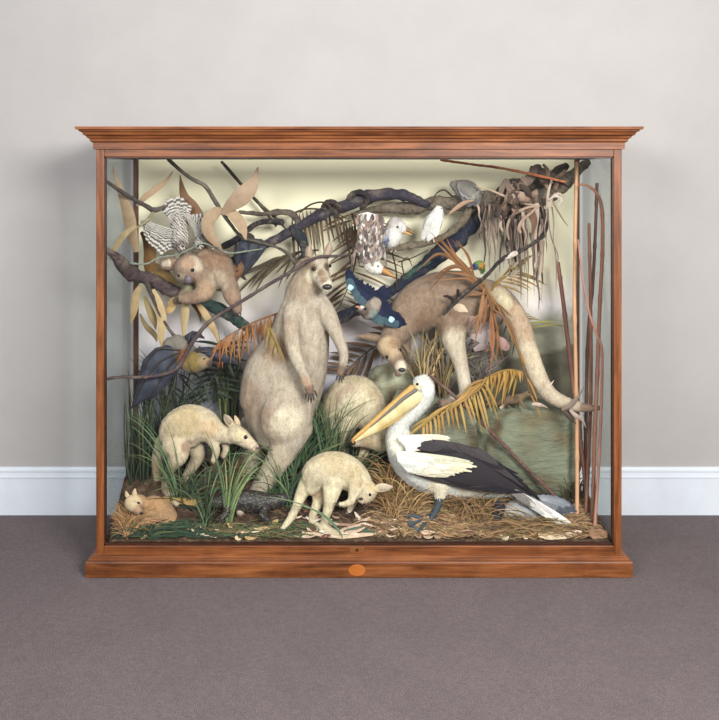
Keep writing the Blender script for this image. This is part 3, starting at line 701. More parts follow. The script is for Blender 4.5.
bat('folded dark fruit bat with brown head hanging between the koala and the tall kangaroo', P(250, 240, .45),
    dict(rows=[[(248, 238, .46, 7), (247, 250, .45, 9), (243, 262, .44, 8)], [(240, 267, .42, 7), (236, 273, .40, 6), (233, 277, .385, 3.5)]],
         col=C(70, 56, 50), patches=[(238, 270, .38, 9, C(116, 86, 66)), (240, 255, .4, 7, C(94, 66, 52))]),
    [([(236, 243), (246, 238), (262, 239), (268, 246), (258, 260), (248, 272), (243, 277), (242, 262)], [[(262, 240), (254, 258), (244, 275)], [(250, 239), (247, 258)]], .405),
     ([(234, 246), (240, 241), (243, 250), (240, 264), (236, 270), (234, 258)], [[(238, 243), (237, 268)]], .40)],
    head_eyes=[(237, 271, 1)], ears=[[(241, 275, .40, 1.8, .5), (244, 278, .40, 1.6, .5), (246, 280, .40, .5, .5)], [(232, 271, .40, 1.8, .5), (229, 269, .40, 1.6, .5), (228, 268, .40, .5, .5)]])

# birds
def beak(parent, rows, col, name='beak'):
    mb = MB(); mb.px(rows, n=8, sub=3, col=col); return build(mb, name, M['horn'], parent)
def feathers(parent, name, fn, mat='feather', label=None):
    mb = MB(); fn(mb); o = build(mb, name, M[mat], parent)
    if label: o['label'] = label
    return o
def legs(parent, specs, col, r=1.2):
    for s in specs:
        mb = MB(); mb.px([(q[0], q[1], q[2], q[3] if len(q) > 3 else r) for q in s], n=7, sub=3, col=col)
        build(mb, 'leg', M['horn'], parent)

# barred bird with spread wings
WB = C(206, 198, 190)
k = thing('barred_bird', 'black and white barred bird swooping with spread wings and raised tail above the koala', 'bird', P(182, 245, .36))
b, bv = organic('body', [[(178, 212, .40, 6), (179, 224, .39, 9), (180, 236, .375, 10), (181, 243, .36, 9)], [(181, 245, .345, 8), (181, 249, .325, 5.5)]], k, C(176, 168, 160),
                [(181, 246, .32, 7, C(110, 102, 98)), (183, 247, .31, 3, C(190, 176, 156))], mat='barred', vox=0.005)
feathers(k, 'tail', lambda mb: barwing(mb, [(174, 222, .385), (185, 222, .385)], [(162, 207, .38), (165, 200, .38), (172, 197, .38), (181, 197.5, .38), (190, 205, .38)], 10, 2.4, rows=((1, 0), (.66, -.008), (.4, -.014))))
feathers(k, 'wing', lambda mb: barwing(mb, [(175, 230, .365), (162, 226, .355), (148, 222, .35)], [(171, 250, .36), (161, 254, .35), (152, 247, .345), (144, 236, .34), (140, 223, .34)], 13, 2.5))
feathers(k, 'wing', lambda mb: barwing(mb, [(186, 217, .365), (193, 226, .355), (198, 236, .35)], [(205, 216, .37), (208, 228, .365), (207, 240, .36), (202, 247, .355)], 10, 2.5))
eye(k, bv, 182.5, 246.5, 1.5)
beak(k, [(181, 250, .32, 2), (182, 252.5, .31, 1.3), (182.5, 255, .305, .5)], C(70, 66, 66))
k = thing('small_bird', 'small grey headed bird peeping out beside the right wing of the barred bird', 'bird', P(197, 250, .375))
b, bv = organic('body', [[(198, 245, .33, 6), (201, 240, .345, 6.5), (204, 236, .36, 5)]], k, C(150, 144, 138), [(198, 247, .31, 4.5, C(190, 184, 176)), (202, 238, .33, 4, C(104, 98, 94))], mat='barred', vox=0.0045)
eye(k, bv, 198, 245.5, 1.5); beak(k, [(194, 247, .325, 1.4), (191, 248, .32, .6)], C(70, 66, 66))

# diving kookaburra
k = thing('kookaburra', 'brown backed kookaburra diving head down with its beak pointing right', 'bird', P(370, 225, .40))
b, bv = organic('body', [[(370, 222, .40, 10, .8), (369, 234, .40, 12.5, .8), (370, 248, .39, 12, .8), (371, 258, .38, 9.5)], [(371, 263, .365, 9), (375, 267, .35, 8), (380, 270, .34, 5.5)]], k, C(150, 132, 122),
                [(370, 224, .36, 13, C(224, 220, 212)), (369, 240, .33, 12, C(138, 118, 108)), (373, 266, .33, 11, C(208, 204, 194)), (372, 264, .31, 3.2, C(120, 106, 90)), (370, 251, .33, 6, C(196, 184, 172))], mat='feather', vox=0.005)
MO = [C(96, 84, 82), C(118, 104, 98), C(150, 140, 134), C(84, 72, 70), C(136, 116, 106)]
def mottled(mb, arm, tips, n, w, rows):
    for q in rows:
        for c in MO: wing(mb, arm, tips, max(2, n // 3), w, c, rows=(q,), jitter=.2)
feathers(k, 'wing', lambda mb: mottled(mb, [(364, 220, .36), (359, 234, .35), (357, 246, .35)], [(362, 250, .36), (356, 260, .35), (352, 264, .355)], 8, 1.5, ((1, 0), (.62, -.006), (.36, -.011))))
feathers(k, 'wing', lambda mb: mottled(mb, [(377, 220, .36), (381, 234, .35), (383, 244, .35)], [(378, 252, .36), (383, 262, .355), (386, 265, .355)], 8, 1.4, ((1, 0), (.62, -.006), (.36, -.011))))
def scaly(mb):
    for yy in range(256, 213, -3):
        hw_ = 11.5 - max(0, yy - 246) * .35
        for q in range(10):
            x = 370 - hw_ + 2 * hw_ * q / 9 + R.uniform(-1, 1); d = .345 - .022 * (1 - ((x - 370) / 13) ** 2) - (256 - yy) * .0002
            feather(mb, P(x, yy, d), P(x + R.uniform(-1.5, 1.5), yy + R.uniform(6, 9), d - .004), 1.7 / sc(d), jit(mixc(R.choice(MO), C(206, 200, 194), .75 if R.random() < .16 else 0), .2), side=Vector((R.uniform(-.2, .2), -1, R.uniform(-.2, .2))))
feathers(k, 'back_plumage', scaly)
feathers(k, 'rump_feathers', lambda mb: wing(mb, [(360, 214, .37), (368, 212, .37), (377, 215, .37)], [(357, 228, .345), (366, 222, .33), (380, 228, .345)], 12, 1.4, C(206, 202, 196), rows=((1, 0), (.6, -.004)), jitter=.3))
eye(k, bv, 378, 266.5, 1.2)
beak(k, [(381, 269, .335, 3, .8), (388, 273, .325, 2.2, .8), (395, 277, .318, .7)], C(168, 122, 66), 'upper_beak')
beak(k, [(380, 272, .335, 2.4, .8), (386, 274.5, .325, 1.6, .8), (392, 276.5, .32, .6)], C(80, 64, 52), 'lower_beak')
# sitting kookaburra
k = thing('kookaburra', 'white breasted kookaburra perched upright in the middle looking right', 'bird', P(393, 246, .40))
b, bv = organic('body', [[(394, 226, .40, 8.5), (393, 236, .40, 9.5), (391, 242, .40, 7.5), (388, 246, .41, 4)], [(394, 225, .395, 9), (400, 227, .385, 7.5), (404, 229, .38, 5)]], k, C(194, 190, 186),
                [(395, 219, .37, 7, C(168, 160, 156)), (391, 224, .36, 4, C(176, 166, 158)), (397, 236, .35, 8, C(204, 202, 196)), (386, 240, .37, 4, C(110, 116, 132))], mat='feather', vox=0.005)
feathers(k, 'wing', lambda mb: wing(mb, [(387, 230, .365), (385, 234, .37), (384, 238, .375)], [(386, 246, .37), (383, 245, .375), (381, 244, .38)], 7, 1.9, C(112, 116, 128), cols=[C(96, 100, 116), C(140, 150, 172), C(168, 160, 156)]))
feathers(k, 'tail', lambda mb: wing(mb, [(388, 246, .41), (385, 245, .415)], [(384, 256, .43), (381, 254, .43)], 4, 1.8, C(110, 98, 92), rows=((1, 0),)))
eye(k, bv, 397.5, 227, 1.4)
beak(k, [(403, 228, .375, 3, .8), (409, 230.5, .365, 2.1, .8), (414, 233.5, .36, .7)], C(120, 92, 62), 'upper_beak')
beak(k, [(402, 231, .375, 2.2, .8), (407, 233, .367, 1.5, .8), (411.5, 234.5, .363, .5)], C(178, 140, 92), 'lower_beak')
legs(k, [[(392, 246, .40), (392, 250, .40), (391, 252, .395)], [(395, 246, .40), (395.5, 250, .40), (396, 252, .395)]], C(150, 138, 128), 1)
# white bird
k = thing('white_bird', 'plain white bird perched with its back turned on the branch right of the kookaburras', 'bird', P(428, 240, .40))
b, bv = organic('body', [[(439, 209, .39, 4.5), (437, 215, .395, 7), (433, 223, .40, 9), (429, 231, .405, 7.5), (426, 237, .41, 4), (424.5, 240, .415, 2.5)]], k, C(206, 204, 198), [(425, 236, .38, 5, C(206, 204, 200)), (440, 208, .37, 4, C(216, 212, 202))], mat='feather', vox=0.0045)
feathers(k, 'wing', lambda mb: wing(mb, [(441, 216, .375), (438, 220, .365), (434, 222, .36)], [(436, 236, .375), (431, 240, .375), (427, 240, .38)], 7, 1.9, C(210, 208, 202)))
feathers(k, 'wing', lambda mb: wing(mb, [(433, 215, .365), (429, 219, .365)], [(425, 238, .385), (422, 238, .39)], 6, 1.9, C(206, 204, 198)))
eye(k, bv, 441, 208.5, .9); beak(k, [(443, 208.5, .385, 1.4), (446, 210, .38, .5)], C(80, 76, 74))
legs(k, [[(428, 238, .40), (428, 242, .395)], [(433, 238, .40), (434, 242, .395)]], C(190, 170, 150), .9)
# grey bird
k = thing('grey_bird', 'plump grey speckled bird sitting on top of the main limb near the hanging bark', 'bird', P(468, 204, .42))
b, bv = organic('body', [[(453, 184, .42, 4), (459, 187, .42, 8), (467, 191, .42, 11), (473, 197, .42, 9.5), (476, 203, .42, 5)], [(474, 190, .41, 6), (478, 191.5, .40, 3.5)]], k, C(126, 120, 114), [(466, 200, .39, 6, C(146, 142, 138)), (470, 187, .38, 8, C(112, 108, 102))], mat='feather', vox=0.0045)
feathers(k, 'wing', lambda mb: wing(mb, [(458, 183, .385), (464, 188, .375), (468, 193, .37)], [(466, 205, .385), (473, 206, .38), (478, 202, .385)], 10, 2.2, C(158, 154, 150), cols=[C(88, 86, 88), C(134, 130, 126), C(116, 110, 104)]))
eye(k, bv, 477, 190.5, 1); beak(k, [(480, 192, .395, 1.6), (483, 193.5, .39, .6)], C(90, 86, 84))
# lorikeet
k = thing('lorikeet', 'tiny bright lorikeet with blue head and green and orange collar below the bark strips', 'bird', P(478, 272, .40))
b, bv = organic('body', [[(474, 267, .385, 3.2), (477.5, 265, .385, 4), (481, 265, .39, 4.2), (482, 269, .41, 3.4)]], k, C(110, 120, 66),
                [(474, 267, .37, 4.5, C(56, 68, 104)), (480, 261.5, .37, 3.8, C(96, 120, 60)), (482.5, 266.5, .375, 4, C(170, 116, 62))], mat='feather', vox=0.0035)
eye(k, bv, 474, 266, .8); beak(k, [(470.5, 268, .38, 1.5), (469, 270, .378, .5)], C(176, 84, 50))
feathers(k, 'wing', lambda mb: wing(mb, [(483, 265, .385), (484, 268, .385)], [(481, 274, .40), (483, 274, .40)], 4, 1.2, C(70, 104, 58)))
# blue roller
k = thing('blue_bird', 'dark blue bird with outspread wings marked by pale blue spots beside the tall kangaroo', 'bird', P(370, 318, .34))
b, bv = organic('body', [[(376, 302, .35, 7, .8), (371, 309, .33, 8.5, .8), (366, 314, .31, 6.5)], [(364, 311, .295, 5.5), (361, 309, .285, 4)]], k, C(118, 108, 100),
                [(377, 303, .31, 7, C(150, 138, 124)), (364, 312, .28, 5, C(92, 80, 74)), (362, 306, .28, 3, C(206, 200, 192)), (374, 314, .3, 5, C(126, 136, 132))], mat='feather', vox=0.0045)
NV = C(24, 29, 50); TL = C(70, 104, 112)
feathers(k, 'wing', lambda mb: wing(mb, [(367, 312, .335), (357, 301, .33), (350, 285, .335)], [(388, 297, .345), (375, 288, .345), (363, 282, .345), (354, 276, .345), (348, 267, .35)], 16, 3.6, NV, cols=[NV, C(30, 36, 60), C(62, 80, 88)]))
feathers(k, 'wing', lambda mb: wing(mb, [(366, 318, .335), (378, 322, .325), (394, 324, .33)], [(384, 297, .345), (393, 308, .34), (401, 317, .34), (407, 325, .345)], 14, 3.6, NV, cols=[NV, C(30, 36, 60), C(62, 80, 88)]))
for (x, y) in ((350.5, 288), (391.5, 320)):
    mb = MB(); mb.px([(x - 1, y + 1, .322, 2.6, .25), (x + .6, y - 1.5, .322, 3.2, .25)], n=10, sub=3, col=C(176, 208, 222)); build(mb, 'wing_spot', M['feather'], k)['label'] = 'pale blue wing spot'
eye(k, bv, 365, 309, 1.5); beak(k, [(361, 308.5, .285, 2.2), (358, 307, .275, 1.5), (355.5, 306.5, .27, .5)], C(168, 112, 90))
feathers(k, 'tail', lambda mb: wing(mb, [(372, 300, .35), (380, 302, .35)], [(384, 286, .37), (390, 291, .37)], 5, 2.4, C(26, 32, 54), rows=((1, 0),)))
# pelican
WH = C(200, 200, 194); BK = C(50, 46, 50)
k = thing('pelican', 'large black and white pelican at the front right, long yellow beak pointing down left', 'pelican', G(428, 0.15))
b, bv = organic('body', [
    [(424, 386, .20, 10.5, .8), (425.5, 393, .20, 9.5), (422, 402, .20, 8.5), (413, 412, .20, 8.5), (403, 420, .20, 9.5), (398, 430, .20, 12, .85), (402, 445, .205, 17, .8), (414, 460, .21, 23, .75), (436, 471, .22, 25, .75), (460, 479, .23, 20, .75), (485, 486, .24, 12.5, .75), (514, 492, .22, 5, .8)],
    [(419, 384, .185, 8.5), (424, 384, .195, 10)],
    [(440, 484, .175, 12), (440, 494, .165, 7), (439, 500, .16, 4)],
    [(448, 484, .25, 12), (449, 494, .25, 7), (449, 500, .25, 4)],
], k, WH, [(417, 386, .15, 4.5, C(228, 214, 168)), (440, 490, .12, 14, C(214, 204, 180)), (475, 490, .15, 18, C(206, 198, 180)), (396, 445, .13, 12, C(232, 226, 210)), (430, 388, .15, 8, C(238, 236, 230))], mat='feather', vox=0.006, n=14)
eye(k, bv, 417.5, 384.3, 1.6)
beak(k, [(412, 388, .165, 3.6, .9), (398, 400, .15, 3.4, .9), (380, 416, .13, 2.9, .9), (364, 430, .115, 2.3, .9), (354, 438.5, .105, 1.6)], C(186, 148, 84), 'upper_beak')
beak(k, [(354, 438.5, .105, 1.7), (352.6, 441, .1045, 1.2), (353.5, 443, .105, .6)], C(190, 140, 70), 'beak_hook')
mb = MB(); mb.px([(419, 394, .18, 8, .5), (412, 399, .172, 8.8, .55), (400, 408, .155, 7.8, .6), (386, 419, .138, 6.2, .6), (372, 430, .122, 4.6, .6), (360, 438, .112, 2), (355, 441, .107, .8)], n=14, sub=5, col=C(206, 188, 136))
for i, v in enumerate(mb.v):
    mb.c[i] = mixc(C(208, 192, 146), C(178, 148, 88), max(0, noise.noise(Vector((v[0] * 25 + v[2] * 25, v[0] * 4, 1)))))
build(mb, 'throat_pouch', M['horn'], k)
beak(k, [(416, 390, .158, 2.0), (404, 398, .142, 2.0), (388, 412, .126, 1.4), (370, 427, .113, .8)], C(104, 98, 92), 'gape_line')
beak(k, [(418, 402, .163, 1.1), (402, 416, .148, 1.0), (384, 428, .13, .9), (366, 437, .113, .7)], C(186, 146, 70), 'lower_beak')
# wing: dark closed wing, pale panel, pale shoulder feathers
def wingbody(mb):
    mb.px([(420, 456, .135, 12, .3), (440, 462, .125, 18, .3), (464, 467, .13, 20, .3), (486, 473, .15, 17, .3), (504, 481, .17, 11, .3), (520, 490, .185, 5, .35), (530, 496, .19, 2, .5)], n=16, sub=5, col=BK)
feathers(k, 'wing', wingbody)['label'] = 'black closed wing'
def prim(mb):
    wing(mb, [(432, 440, .115), (458, 444, .11), (480, 450, .12)], [(506, 466, .135), (522, 480, .15), (532, 491, .165), (538, 499, .18)], 15, 2.8, BK, rows=((1, 0), (.74, -.008), (.5, -.013), (.3, -.017)), cols=[C(34, 31, 36), C(66, 60, 62), C(44, 40, 44), C(70, 64, 66)])
    wing(mb, [(414, 473, .115), (430, 478, .11)], [(470, 489, .12), (494, 492, .135), (518, 492, .15)], 10, 2.1, BK, rows=((1, 0), (.6, -.006)), cols=[C(36, 33, 38), C(58, 53, 55)])
    wing(mb, [(414, 447, .108), (424, 442, .105), (436, 441, .105)], [(452, 452, .10), (464, 450, .10), (478, 452, .105)], 8, 2.8, BK, rows=((1, 0), (.6, -.005)), cols=[C(46, 42, 48), C(62, 58, 62)])
feathers(k, 'flight_feathers', prim)['label'] = 'long black wing feathers'
feathers(k, 'wing_panel', lambda mb: wing(mb, [(396, 452, .098), (398, 460, .095), (406, 468, .098)], [(468, 461, .082), (474, 468, .08), (462, 474, .082), (448, 477, .086), (432, 477, .09)], 17, 2.6, WH, rows=((1, 0), (.74, -.006), (.48, -.011), (.26, -.016)), cols=[C(208, 200, 174), C(216, 210, 190), C(218, 214, 200), C(220, 218, 208)]))['label'] = 'creamy white wing panel'
feathers(k, 'shoulder_feathers', lambda mb: wing(mb, [(398, 438, .13), (404, 444, .115), (406, 450, .105)], [(452, 437, .13), (448, 443, .105), (418, 449, .098)], 11, 3.2, WH, rows=((1, 0), (.7, -.006), (.42, -.011)), cols=[C(212, 204, 180), C(216, 212, 196), C(218, 216, 208)]))
feathers(k, 'tail', lambda mb: wing(mb, [(506, 486, .19), (512, 492, .18)], [(566, 520, .14), (577, 530, .135), (573, 534, .13), (556, 522, .13)], 10, 2.6, C(214, 210, 204), rows=((1, 0), (.7, -.006), (.4, -.012)), cols=[C(222, 216, 206), C(196, 192, 190), C(118, 112, 112)]))
SLATE = C(62, 72, 80)
for (pts, tip) in (([(440, 496, .16, 4.6), (438, 506, .155, 3.8), (433, 516, .15, 3.4), (429, 523, .145, 3.6)], (424, 529, .12)), ([(449, 497, .25, 4), (446, 507, .24, 3.4), (441, 516, .235, 3.2), (437, 520, .23, 2.8)], (434, 522, .21))):
    mb = MB(); mb.px(pts, n=9, sub=4, col=SLATE); lg = build(mb, 'leg', M['horn'], k)
    # webbed foot: three toes and a web
    hb = P(pts[-1][0], pts[-1][1], pts[-1][2]); mb = MB(); tips = []
    for dx, dy in ((-0.115, -0.005), (-0.10, -0.055), (-0.055, -0.085)):
        x, y = hb.x + dx, hb.y + dy; t = Vector((x, y, gz(x, y) + .026)); tips.append(t)
        m_ = (hb + t) / 2 + Vector((0, 0, .012)); mb.sweep([(*hb, .012, .012), (*m_, .009, .008), (*t, .006, .005)], n=7, sub=3, col=SLATE)
    for a, c in ((0, 1), (1, 2)):
        vs = [hb, tips[a], (tips[a] + tips[c]) / 2 * .9 + hb * .1, tips[c]]; lo = [v - Vector((0, 0, .004)) for v in vs]
        mb.add(vs + lo, [(0, 1, 2, 3), (7, 6, 5, 4), (0, 4, 5, 1), (1, 5, 6, 2), (2, 6, 7, 3), (3, 7, 4, 0)], C(78, 90, 98))
    build(mb, 'webbed_foot', M['horn'], k)
# penguin-like bird behind the tail
k = thing('water_bird', 'dark headed white breasted bird crouching on dry grass beneath the tail of the pelican', 'bird', G(525, 0.215))
b, bv = organic('body', [[(505, 514, 0.215, 8, .8), (518, 511, 0.225, 12, .8), (538, 508, 0.235, 13, .8), (558, 508, 0.245, 11, .8), (573, 512, 0.245, 6)], [(500, 505, 0.185, 6), (498, 512, 0.165, 6), (497, 517, 0.155, 4.5)]], k, C(150, 152, 158),
                [(500, 510, 0.155, 11, C(46, 46, 54)), (515, 518, 0.195, 14, C(172, 172, 168)), (532, 519, 0.195, 10, C(150, 152, 152)), (560, 504, 0.215, 14, C(128, 132, 140))], mat='feather', vox=0.006)
eye(k, bv, 498, 513, 1.2); beak(k, [(495, 519, .235, 2), (493, 522, .23, 1.2), (492, 524, .228, .5)], C(52, 50, 52))
feathers(k, 'wing', lambda mb: wing(mb, [(520, 502, 0.195), (530, 500, 0.195), (540, 500, .285)], [(560, 516, 0.195), (572, 512, 0.205), (578, 508, 0.215)], 10, 2.8, C(132, 136, 142), cols=[C(76, 80, 86), C(118, 120, 124), C(132, 134, 136)]))

# goanna on the ground
k = thing('goanna', 'dark speckled monitor lizard stretched along the ground below the tall kangaroo', 'lizard', G(240, 0.17))
b, bv = organic('body', [[(195, 507, .13, 2.5), (202, 505, .135, 4), (209, 503, .145, 5.5, .9), (216, 502, .155, 6, .9), (226, 501, .165, 9, .8), (240, 501, .17, 11.5, .8), (256, 502, .175, 11.5, .8), (270, 502, .185, 9, .8), (284, 499, .20, 6.5), (302, 495, .24, 5), (322, 489, .29, 3.8), (344, 484, .34, 2.2)],
    [(228, 506, .13, 4.5), (226, 514, .10, 3.5), (221, 519, .08, 2.8)], [(266, 507, .15, 5), (262, 515, .115, 3.8), (268, 520, .09, 3)]], k, C(60, 56, 54), mat='scales', vox=0.0055)
eye(k, bv, 205, 502.5, 1.1)
claws(k, [(219, 519, 215, 521, .07), (221, 520, 218, 523, .068), (223, 520, 222, 524, .068), (267, 521, 264, 524, .08), (269, 521, 268, 525, .08), (271, 520, 272, 524, .08)], .8)
# small lizard on the rock (built below, after the rocks)
# ------------------------------------------------------------------ rocks
def rock(name, label, cx, cy, y, rx, ry, depth, col, seed, flat=0.35, amp=0.22):
    base = G(cx, y, -0.02); c0 = P(cx, cy, y); a = rx / sc(y); cz = ry / sc(y)
    mb = MB(); vs = []; fs = []; cols = []; n, m = 56, 34
    for j in range(m + 1):
        th = math.pi * j / m
        for i in range(n):
            an = 2 * math.pi * i / n
            d = Vector((math.sin(th) * math.cos(an), math.sin(th) * math.sin(an), math.cos(th)))
            # squarish lump
            e = 0.72
            q = Vector((math.copysign(abs(d.x) ** e, d.x), math.copysign(abs(d.y) ** e, d.y), math.copysign(abs(d.z) ** e, d.z)))
            w = d * 1.6 + Vector((seed, seed, seed))
            kk = 1 + amp * noise.noise(w) + amp * .45 * noise.noise(w * 2.6) + .05 * noise.noise(Vector((w.x * 2, w.y * 2, w.z * 11)))
            p = Vector((c0.x + q.x * a * kk, y + q.y * depth * kk, c0.z + q.z * cz * kk))
            p.y = min(p.y, 0.622); p.x = min(p.x, 1.12)
            vs.append(p); cols.append(mixc(col, C(98, 84, 62), min(1, max(0, .5 + 1.6 * noise.noise(w * 1.5 + Vector((5, 1, 2))) - .35))))
    for j in range(m):
        for i in range(n): fs.append((j * n + i, (j + 1) * n + i, (j + 1) * n + (i + 1) % n, j * n + (i + 1) % n))
    mb.add(vs, fs, cols)
    o = build(mb, name, M['rock'], base=base); tag(o, label, 'rock')
    return BVHTree.FromPolygons(vs, fs)
GR = C(116, 121, 101)
rb = rock('rock', 'big green grey painted rock at the right under the long kangaroo tail', 528, 448, .45, 54, 50, .15, GR, 1.3, amp=.14)
rock('rock', 'grey green rock just behind the neck of the pelican', 432, 432, .50, 46, 44, .10, C(136, 138, 120), 4.1)
rock('rock', 'smooth pale greenish rock behind the crouching wallaby and below the head of the rear kangaroo', 396, 410, .56, 30, 48, .055, C(176, 176, 150), 7.7, amp=.1)
rock('rock', 'low dark brown rock on the ground behind the feet of the pelican', 398, 490, .36, 26, 22, .08, C(92, 82, 70), 9.2)
rock('rock', 'dark grey rock beside the big green rock behind the black wing of the pelican', 474, 445, .52, 30, 40, .08, C(92, 92, 88), 11.4)
# small lizard on the rock
k = thing('lizard', 'small brown lizard standing on top of the big green grey rock', 'lizard', P(515, 405, .34))
b, bv = organic('body', [[(532, 392, .33, 1.8), (528, 393.5, .33, 3), (523, 396, .33, 3), (516, 399, .33, 4.6), (508, 400, .335, 4.4), (501, 402, .34, 3), (494, 404, .345, 2), (486, 404, .35, .9)],
    [(520, 399, .32, 2.2), (522, 404, .31, 1.8), (525, 408, .305, 1.5)], [(506, 402, .32, 2.2), (503, 406, .31, 1.8), (500, 408, .30, 1.5)], [(519, 400, .345, 2), (516, 406, .35, 1.6)], [(505, 402, .35, 2), (509, 407, .35, 1.6)]], k, C(112, 94, 74), [(516, 396, .3, 5, C(88, 74, 60)), (500, 407, .3, 4, C(180, 166, 146))], mat='fur_fine', vox=0.0035)
eye(k, bv, 529, 392.5, .9)
# ------------------------------------------------------------------ branches
DK = C(58, 52, 56); GB = C(104, 94, 82); NVB = C(38, 42, 56); GRB = C(52, 70, 66); TW = C(76, 66, 62)
def branch(name, label, spec, col, cat='branch', bumpy=.3, parts=(), n=16, mat='bark', jig=1.2, tip=None):
    base = P(*spec[0][:3]); k = None
    def mk(s, c):
        mb = MB(); rr = []
        for i, q in enumerate(s):
            rr.append((q[0], q[1], q[2], q[3]))
        mb.px(rr, n=n, sub=7, col=c, bumpy=bumpy, seed=s[0][0] * .37)
        for i, v in enumerate(mb.v):
            q = Vector(v) * 45; mb.v[i] = tuple(Vector(v) + Vector((noise.noise(q), noise.noise(q + Vector((9, 0, 0))), noise.noise(q + Vector((0, 7, 0))))) * .0032 * jig + Vector((noise.noise(q * 2.7), 0, noise.noise(q * 2.7 + Vector((3, 3, 3))))) * .0018 * jig)
            t = noise.noise(Vector(v) * 14); mb.c[i] = mixc(c, mixc(c, C(140, 126, 112), .6), max(0, min(1, t + .7 * noise.noise(Vector(v) * 60))))
        return mb
    if not parts:
        o = build(mk(spec, col), name, M[mat], base=base); return tag(o, label, cat)
    k = thing(name, label, cat, base)
    build(mk(spec, col), 'limb', M[mat], k)
    for s, c in parts: build(mk(s, c), 'side_shoot', M[mat], k)
    return k
branch('tree_limb', 'thick dark limb arching across the upper middle of the case above the kookaburras',
       [(232, 262, .50, 4), (252, 250, .50, 4.5), (275, 240, .50, 4.5), (300, 226, .50, 5), (322, 214, .49, 5.5), (345, 206, .48, 6), (368, 197, .47, 6.5), (392, 194, .46, 6), (410, 197, .46, 5), (426, 204, .48, 4), (444, 204, .50, 2.5)], C(56, 52, 62),
       parts=[([(330, 211, .49, 4), (324, 206, .46, 3.4), (332, 202, .44, 3.2), (340, 208, .45, 3.2), (336, 216, .48, 3)], C(60, 50, 48)), ([(352, 203, .48, 4), (350, 196, .45, 3), (360, 192, .43, 3.2), (368, 199, .43, 3), (362, 208, .46, 2.6)], C(50, 44, 46)),
              ([(300, 226, .5, 3), (292, 214, .5, 3.4), (280, 212, .5, 3), (262, 214, .5, 2.2), (240, 212, .5, 1.8)], C(92, 82, 74)), ([(292, 228, .49, 4.5), (302, 240, .48, 5.5), (306, 256, .475, 4.5), (304, 264, .47, 2)], C(44, 48, 52)), ([(282, 222, .5, 3), (262, 222, .5, 2.6), (250, 228, .5, 2.6), (240, 238, .5, 3.5), (224, 246, .5, 3)], C(42, 38, 42))])
branch('tree_limb', 'rough grey brown limb running right to the top corner carrying the hanging bark',
       [(356, 214, .53, 3), (384, 208, .53, 5), (408, 208, .52, 6.5), (432, 204, .50, 7), (460, 203, .49, 8), (492, 200, .48, 8.5), (520, 201, .46, 8.5), (540, 198, .44, 9), (556, 190, .42, 8), (568, 180, .40, 6.5), (578, 170, .39, 5), (588, 162, .385, 4)], GB,
       parts=[([(495, 198, .47, 5), (512, 186, .44, 6.5), (532, 184, .43, 7), (552, 176, .42, 6), (566, 166, .41, 4)], C(74, 66, 60)), ([(470, 207, .48, 5), (462, 222, .46, 4), (448, 234, .44, 3.2), (430, 242, .42, 3), (408, 246, .41, 3.2), (388, 249, .41, 3.4), (372, 250, .42, 2.4)], C(104, 94, 78)),
              ([(532, 206, .45, 6), (544, 222, .43, 5), (542, 236, .41, 3.5)], C(48, 44, 46))])
branch('tree_limb', 'dark blue black drooping limb falling from the bark strips towards the blue bird',
       [(482, 208, .54, 5), (474, 222, .53, 7), (460, 236, .52, 9), (444, 250, .515, 9), (428, 264, .51, 7.5), (412, 276, .50, 6), (396, 288, .48, 5), (380, 299, .45, 4.5), (364, 307, .43, 5.5), (346, 315, .42, 6), (332, 322, .42, 4.5)], NVB, parts=[([(332, 321, .42, 4.5), (322, 306, .45, 5), (312, 292, .48, 5), (302, 276, .50, 4)], GRB), ([(402, 284, .49, 4), (412, 272, .47, 2.6), (430, 262, .46, 1.6)], C(60, 82, 76))])
branch('tree_limb', 'purplish brown knotted limb reaching from the left glass to the koala',
       [(106, 250, .16, 3), (116, 257, .20, 4.5), (127, 270, .28, 7), (137, 276, .33, 7.5), (150, 279, .37, 6.5), (166, 288, .41, 7), (182, 295, .43, 6.5), (196, 300, .43, 6)], C(80, 66, 68),
       parts=[([(196, 300, .43, 6), (212, 306, .43, 6.5), (228, 314, .43, 6.5), (242, 324, .43, 5.5), (250, 330, .43, 3.5)], GRB), ([(146, 280, .35, 3), (153, 298, .33, 2), (163, 320, .32, 1.6), (176, 338, .31, 1.8), (186, 347, .30, 1.6)], TW)])
def twig(label, spec, col=TW, parts=()): return branch('twig', label, spec, col, 'twig', .12, parts, 8, jig=.5)
twig('bent grey twig rising from the left glass to the wing of the barred bird', [(105, 180, .10, 1.6), (116, 188, .16, 2), (130, 197, .24, 2.2), (146, 206, .32, 2.4), (154, 210, .36, 3), (164, 207, .38, 2), (174, 203, .40, 1.2)], C(84, 76, 72), [([(154, 210, .36, 2), (148, 220, .34, 1.6), (136, 228, .32, 1.4)], C(150, 138, 110))])
twig('long dark twig hanging from the top edge past the big pale leaf at upper left', [(168, 159, .26, 1.8), (180, 170, .28, 1.9), (192, 179, .30, 2), (205, 186, .31, 2.2), (213, 198, .32, 2.2), (222, 212, .33, 2), (232, 226, .34, 1.8), (242, 237, .36, 1.6), (258, 242, .38, 1.5), (276, 247, .40, 1.5), (288, 254, .36, 1.8), (297, 266, .31, 2)], C(88, 82, 74))
twig('thin black twig slanting down across the cream backdrop near the top left', [(222, 162, .55, 1.5), (234, 176, .55, 1.7), (248, 192, .55, 1.6), (262, 206, .54, 1.6), (278, 220, .53, 1.4), (288, 232, .52, .8)], C(52, 46, 42))
twig('second thin twig crossing the cream backdrop behind the pale leaf point', [(252, 196, .58, 1.2), (264, 210, .58, 1.2), (276, 226, .58, 1)], C(120, 108, 84))
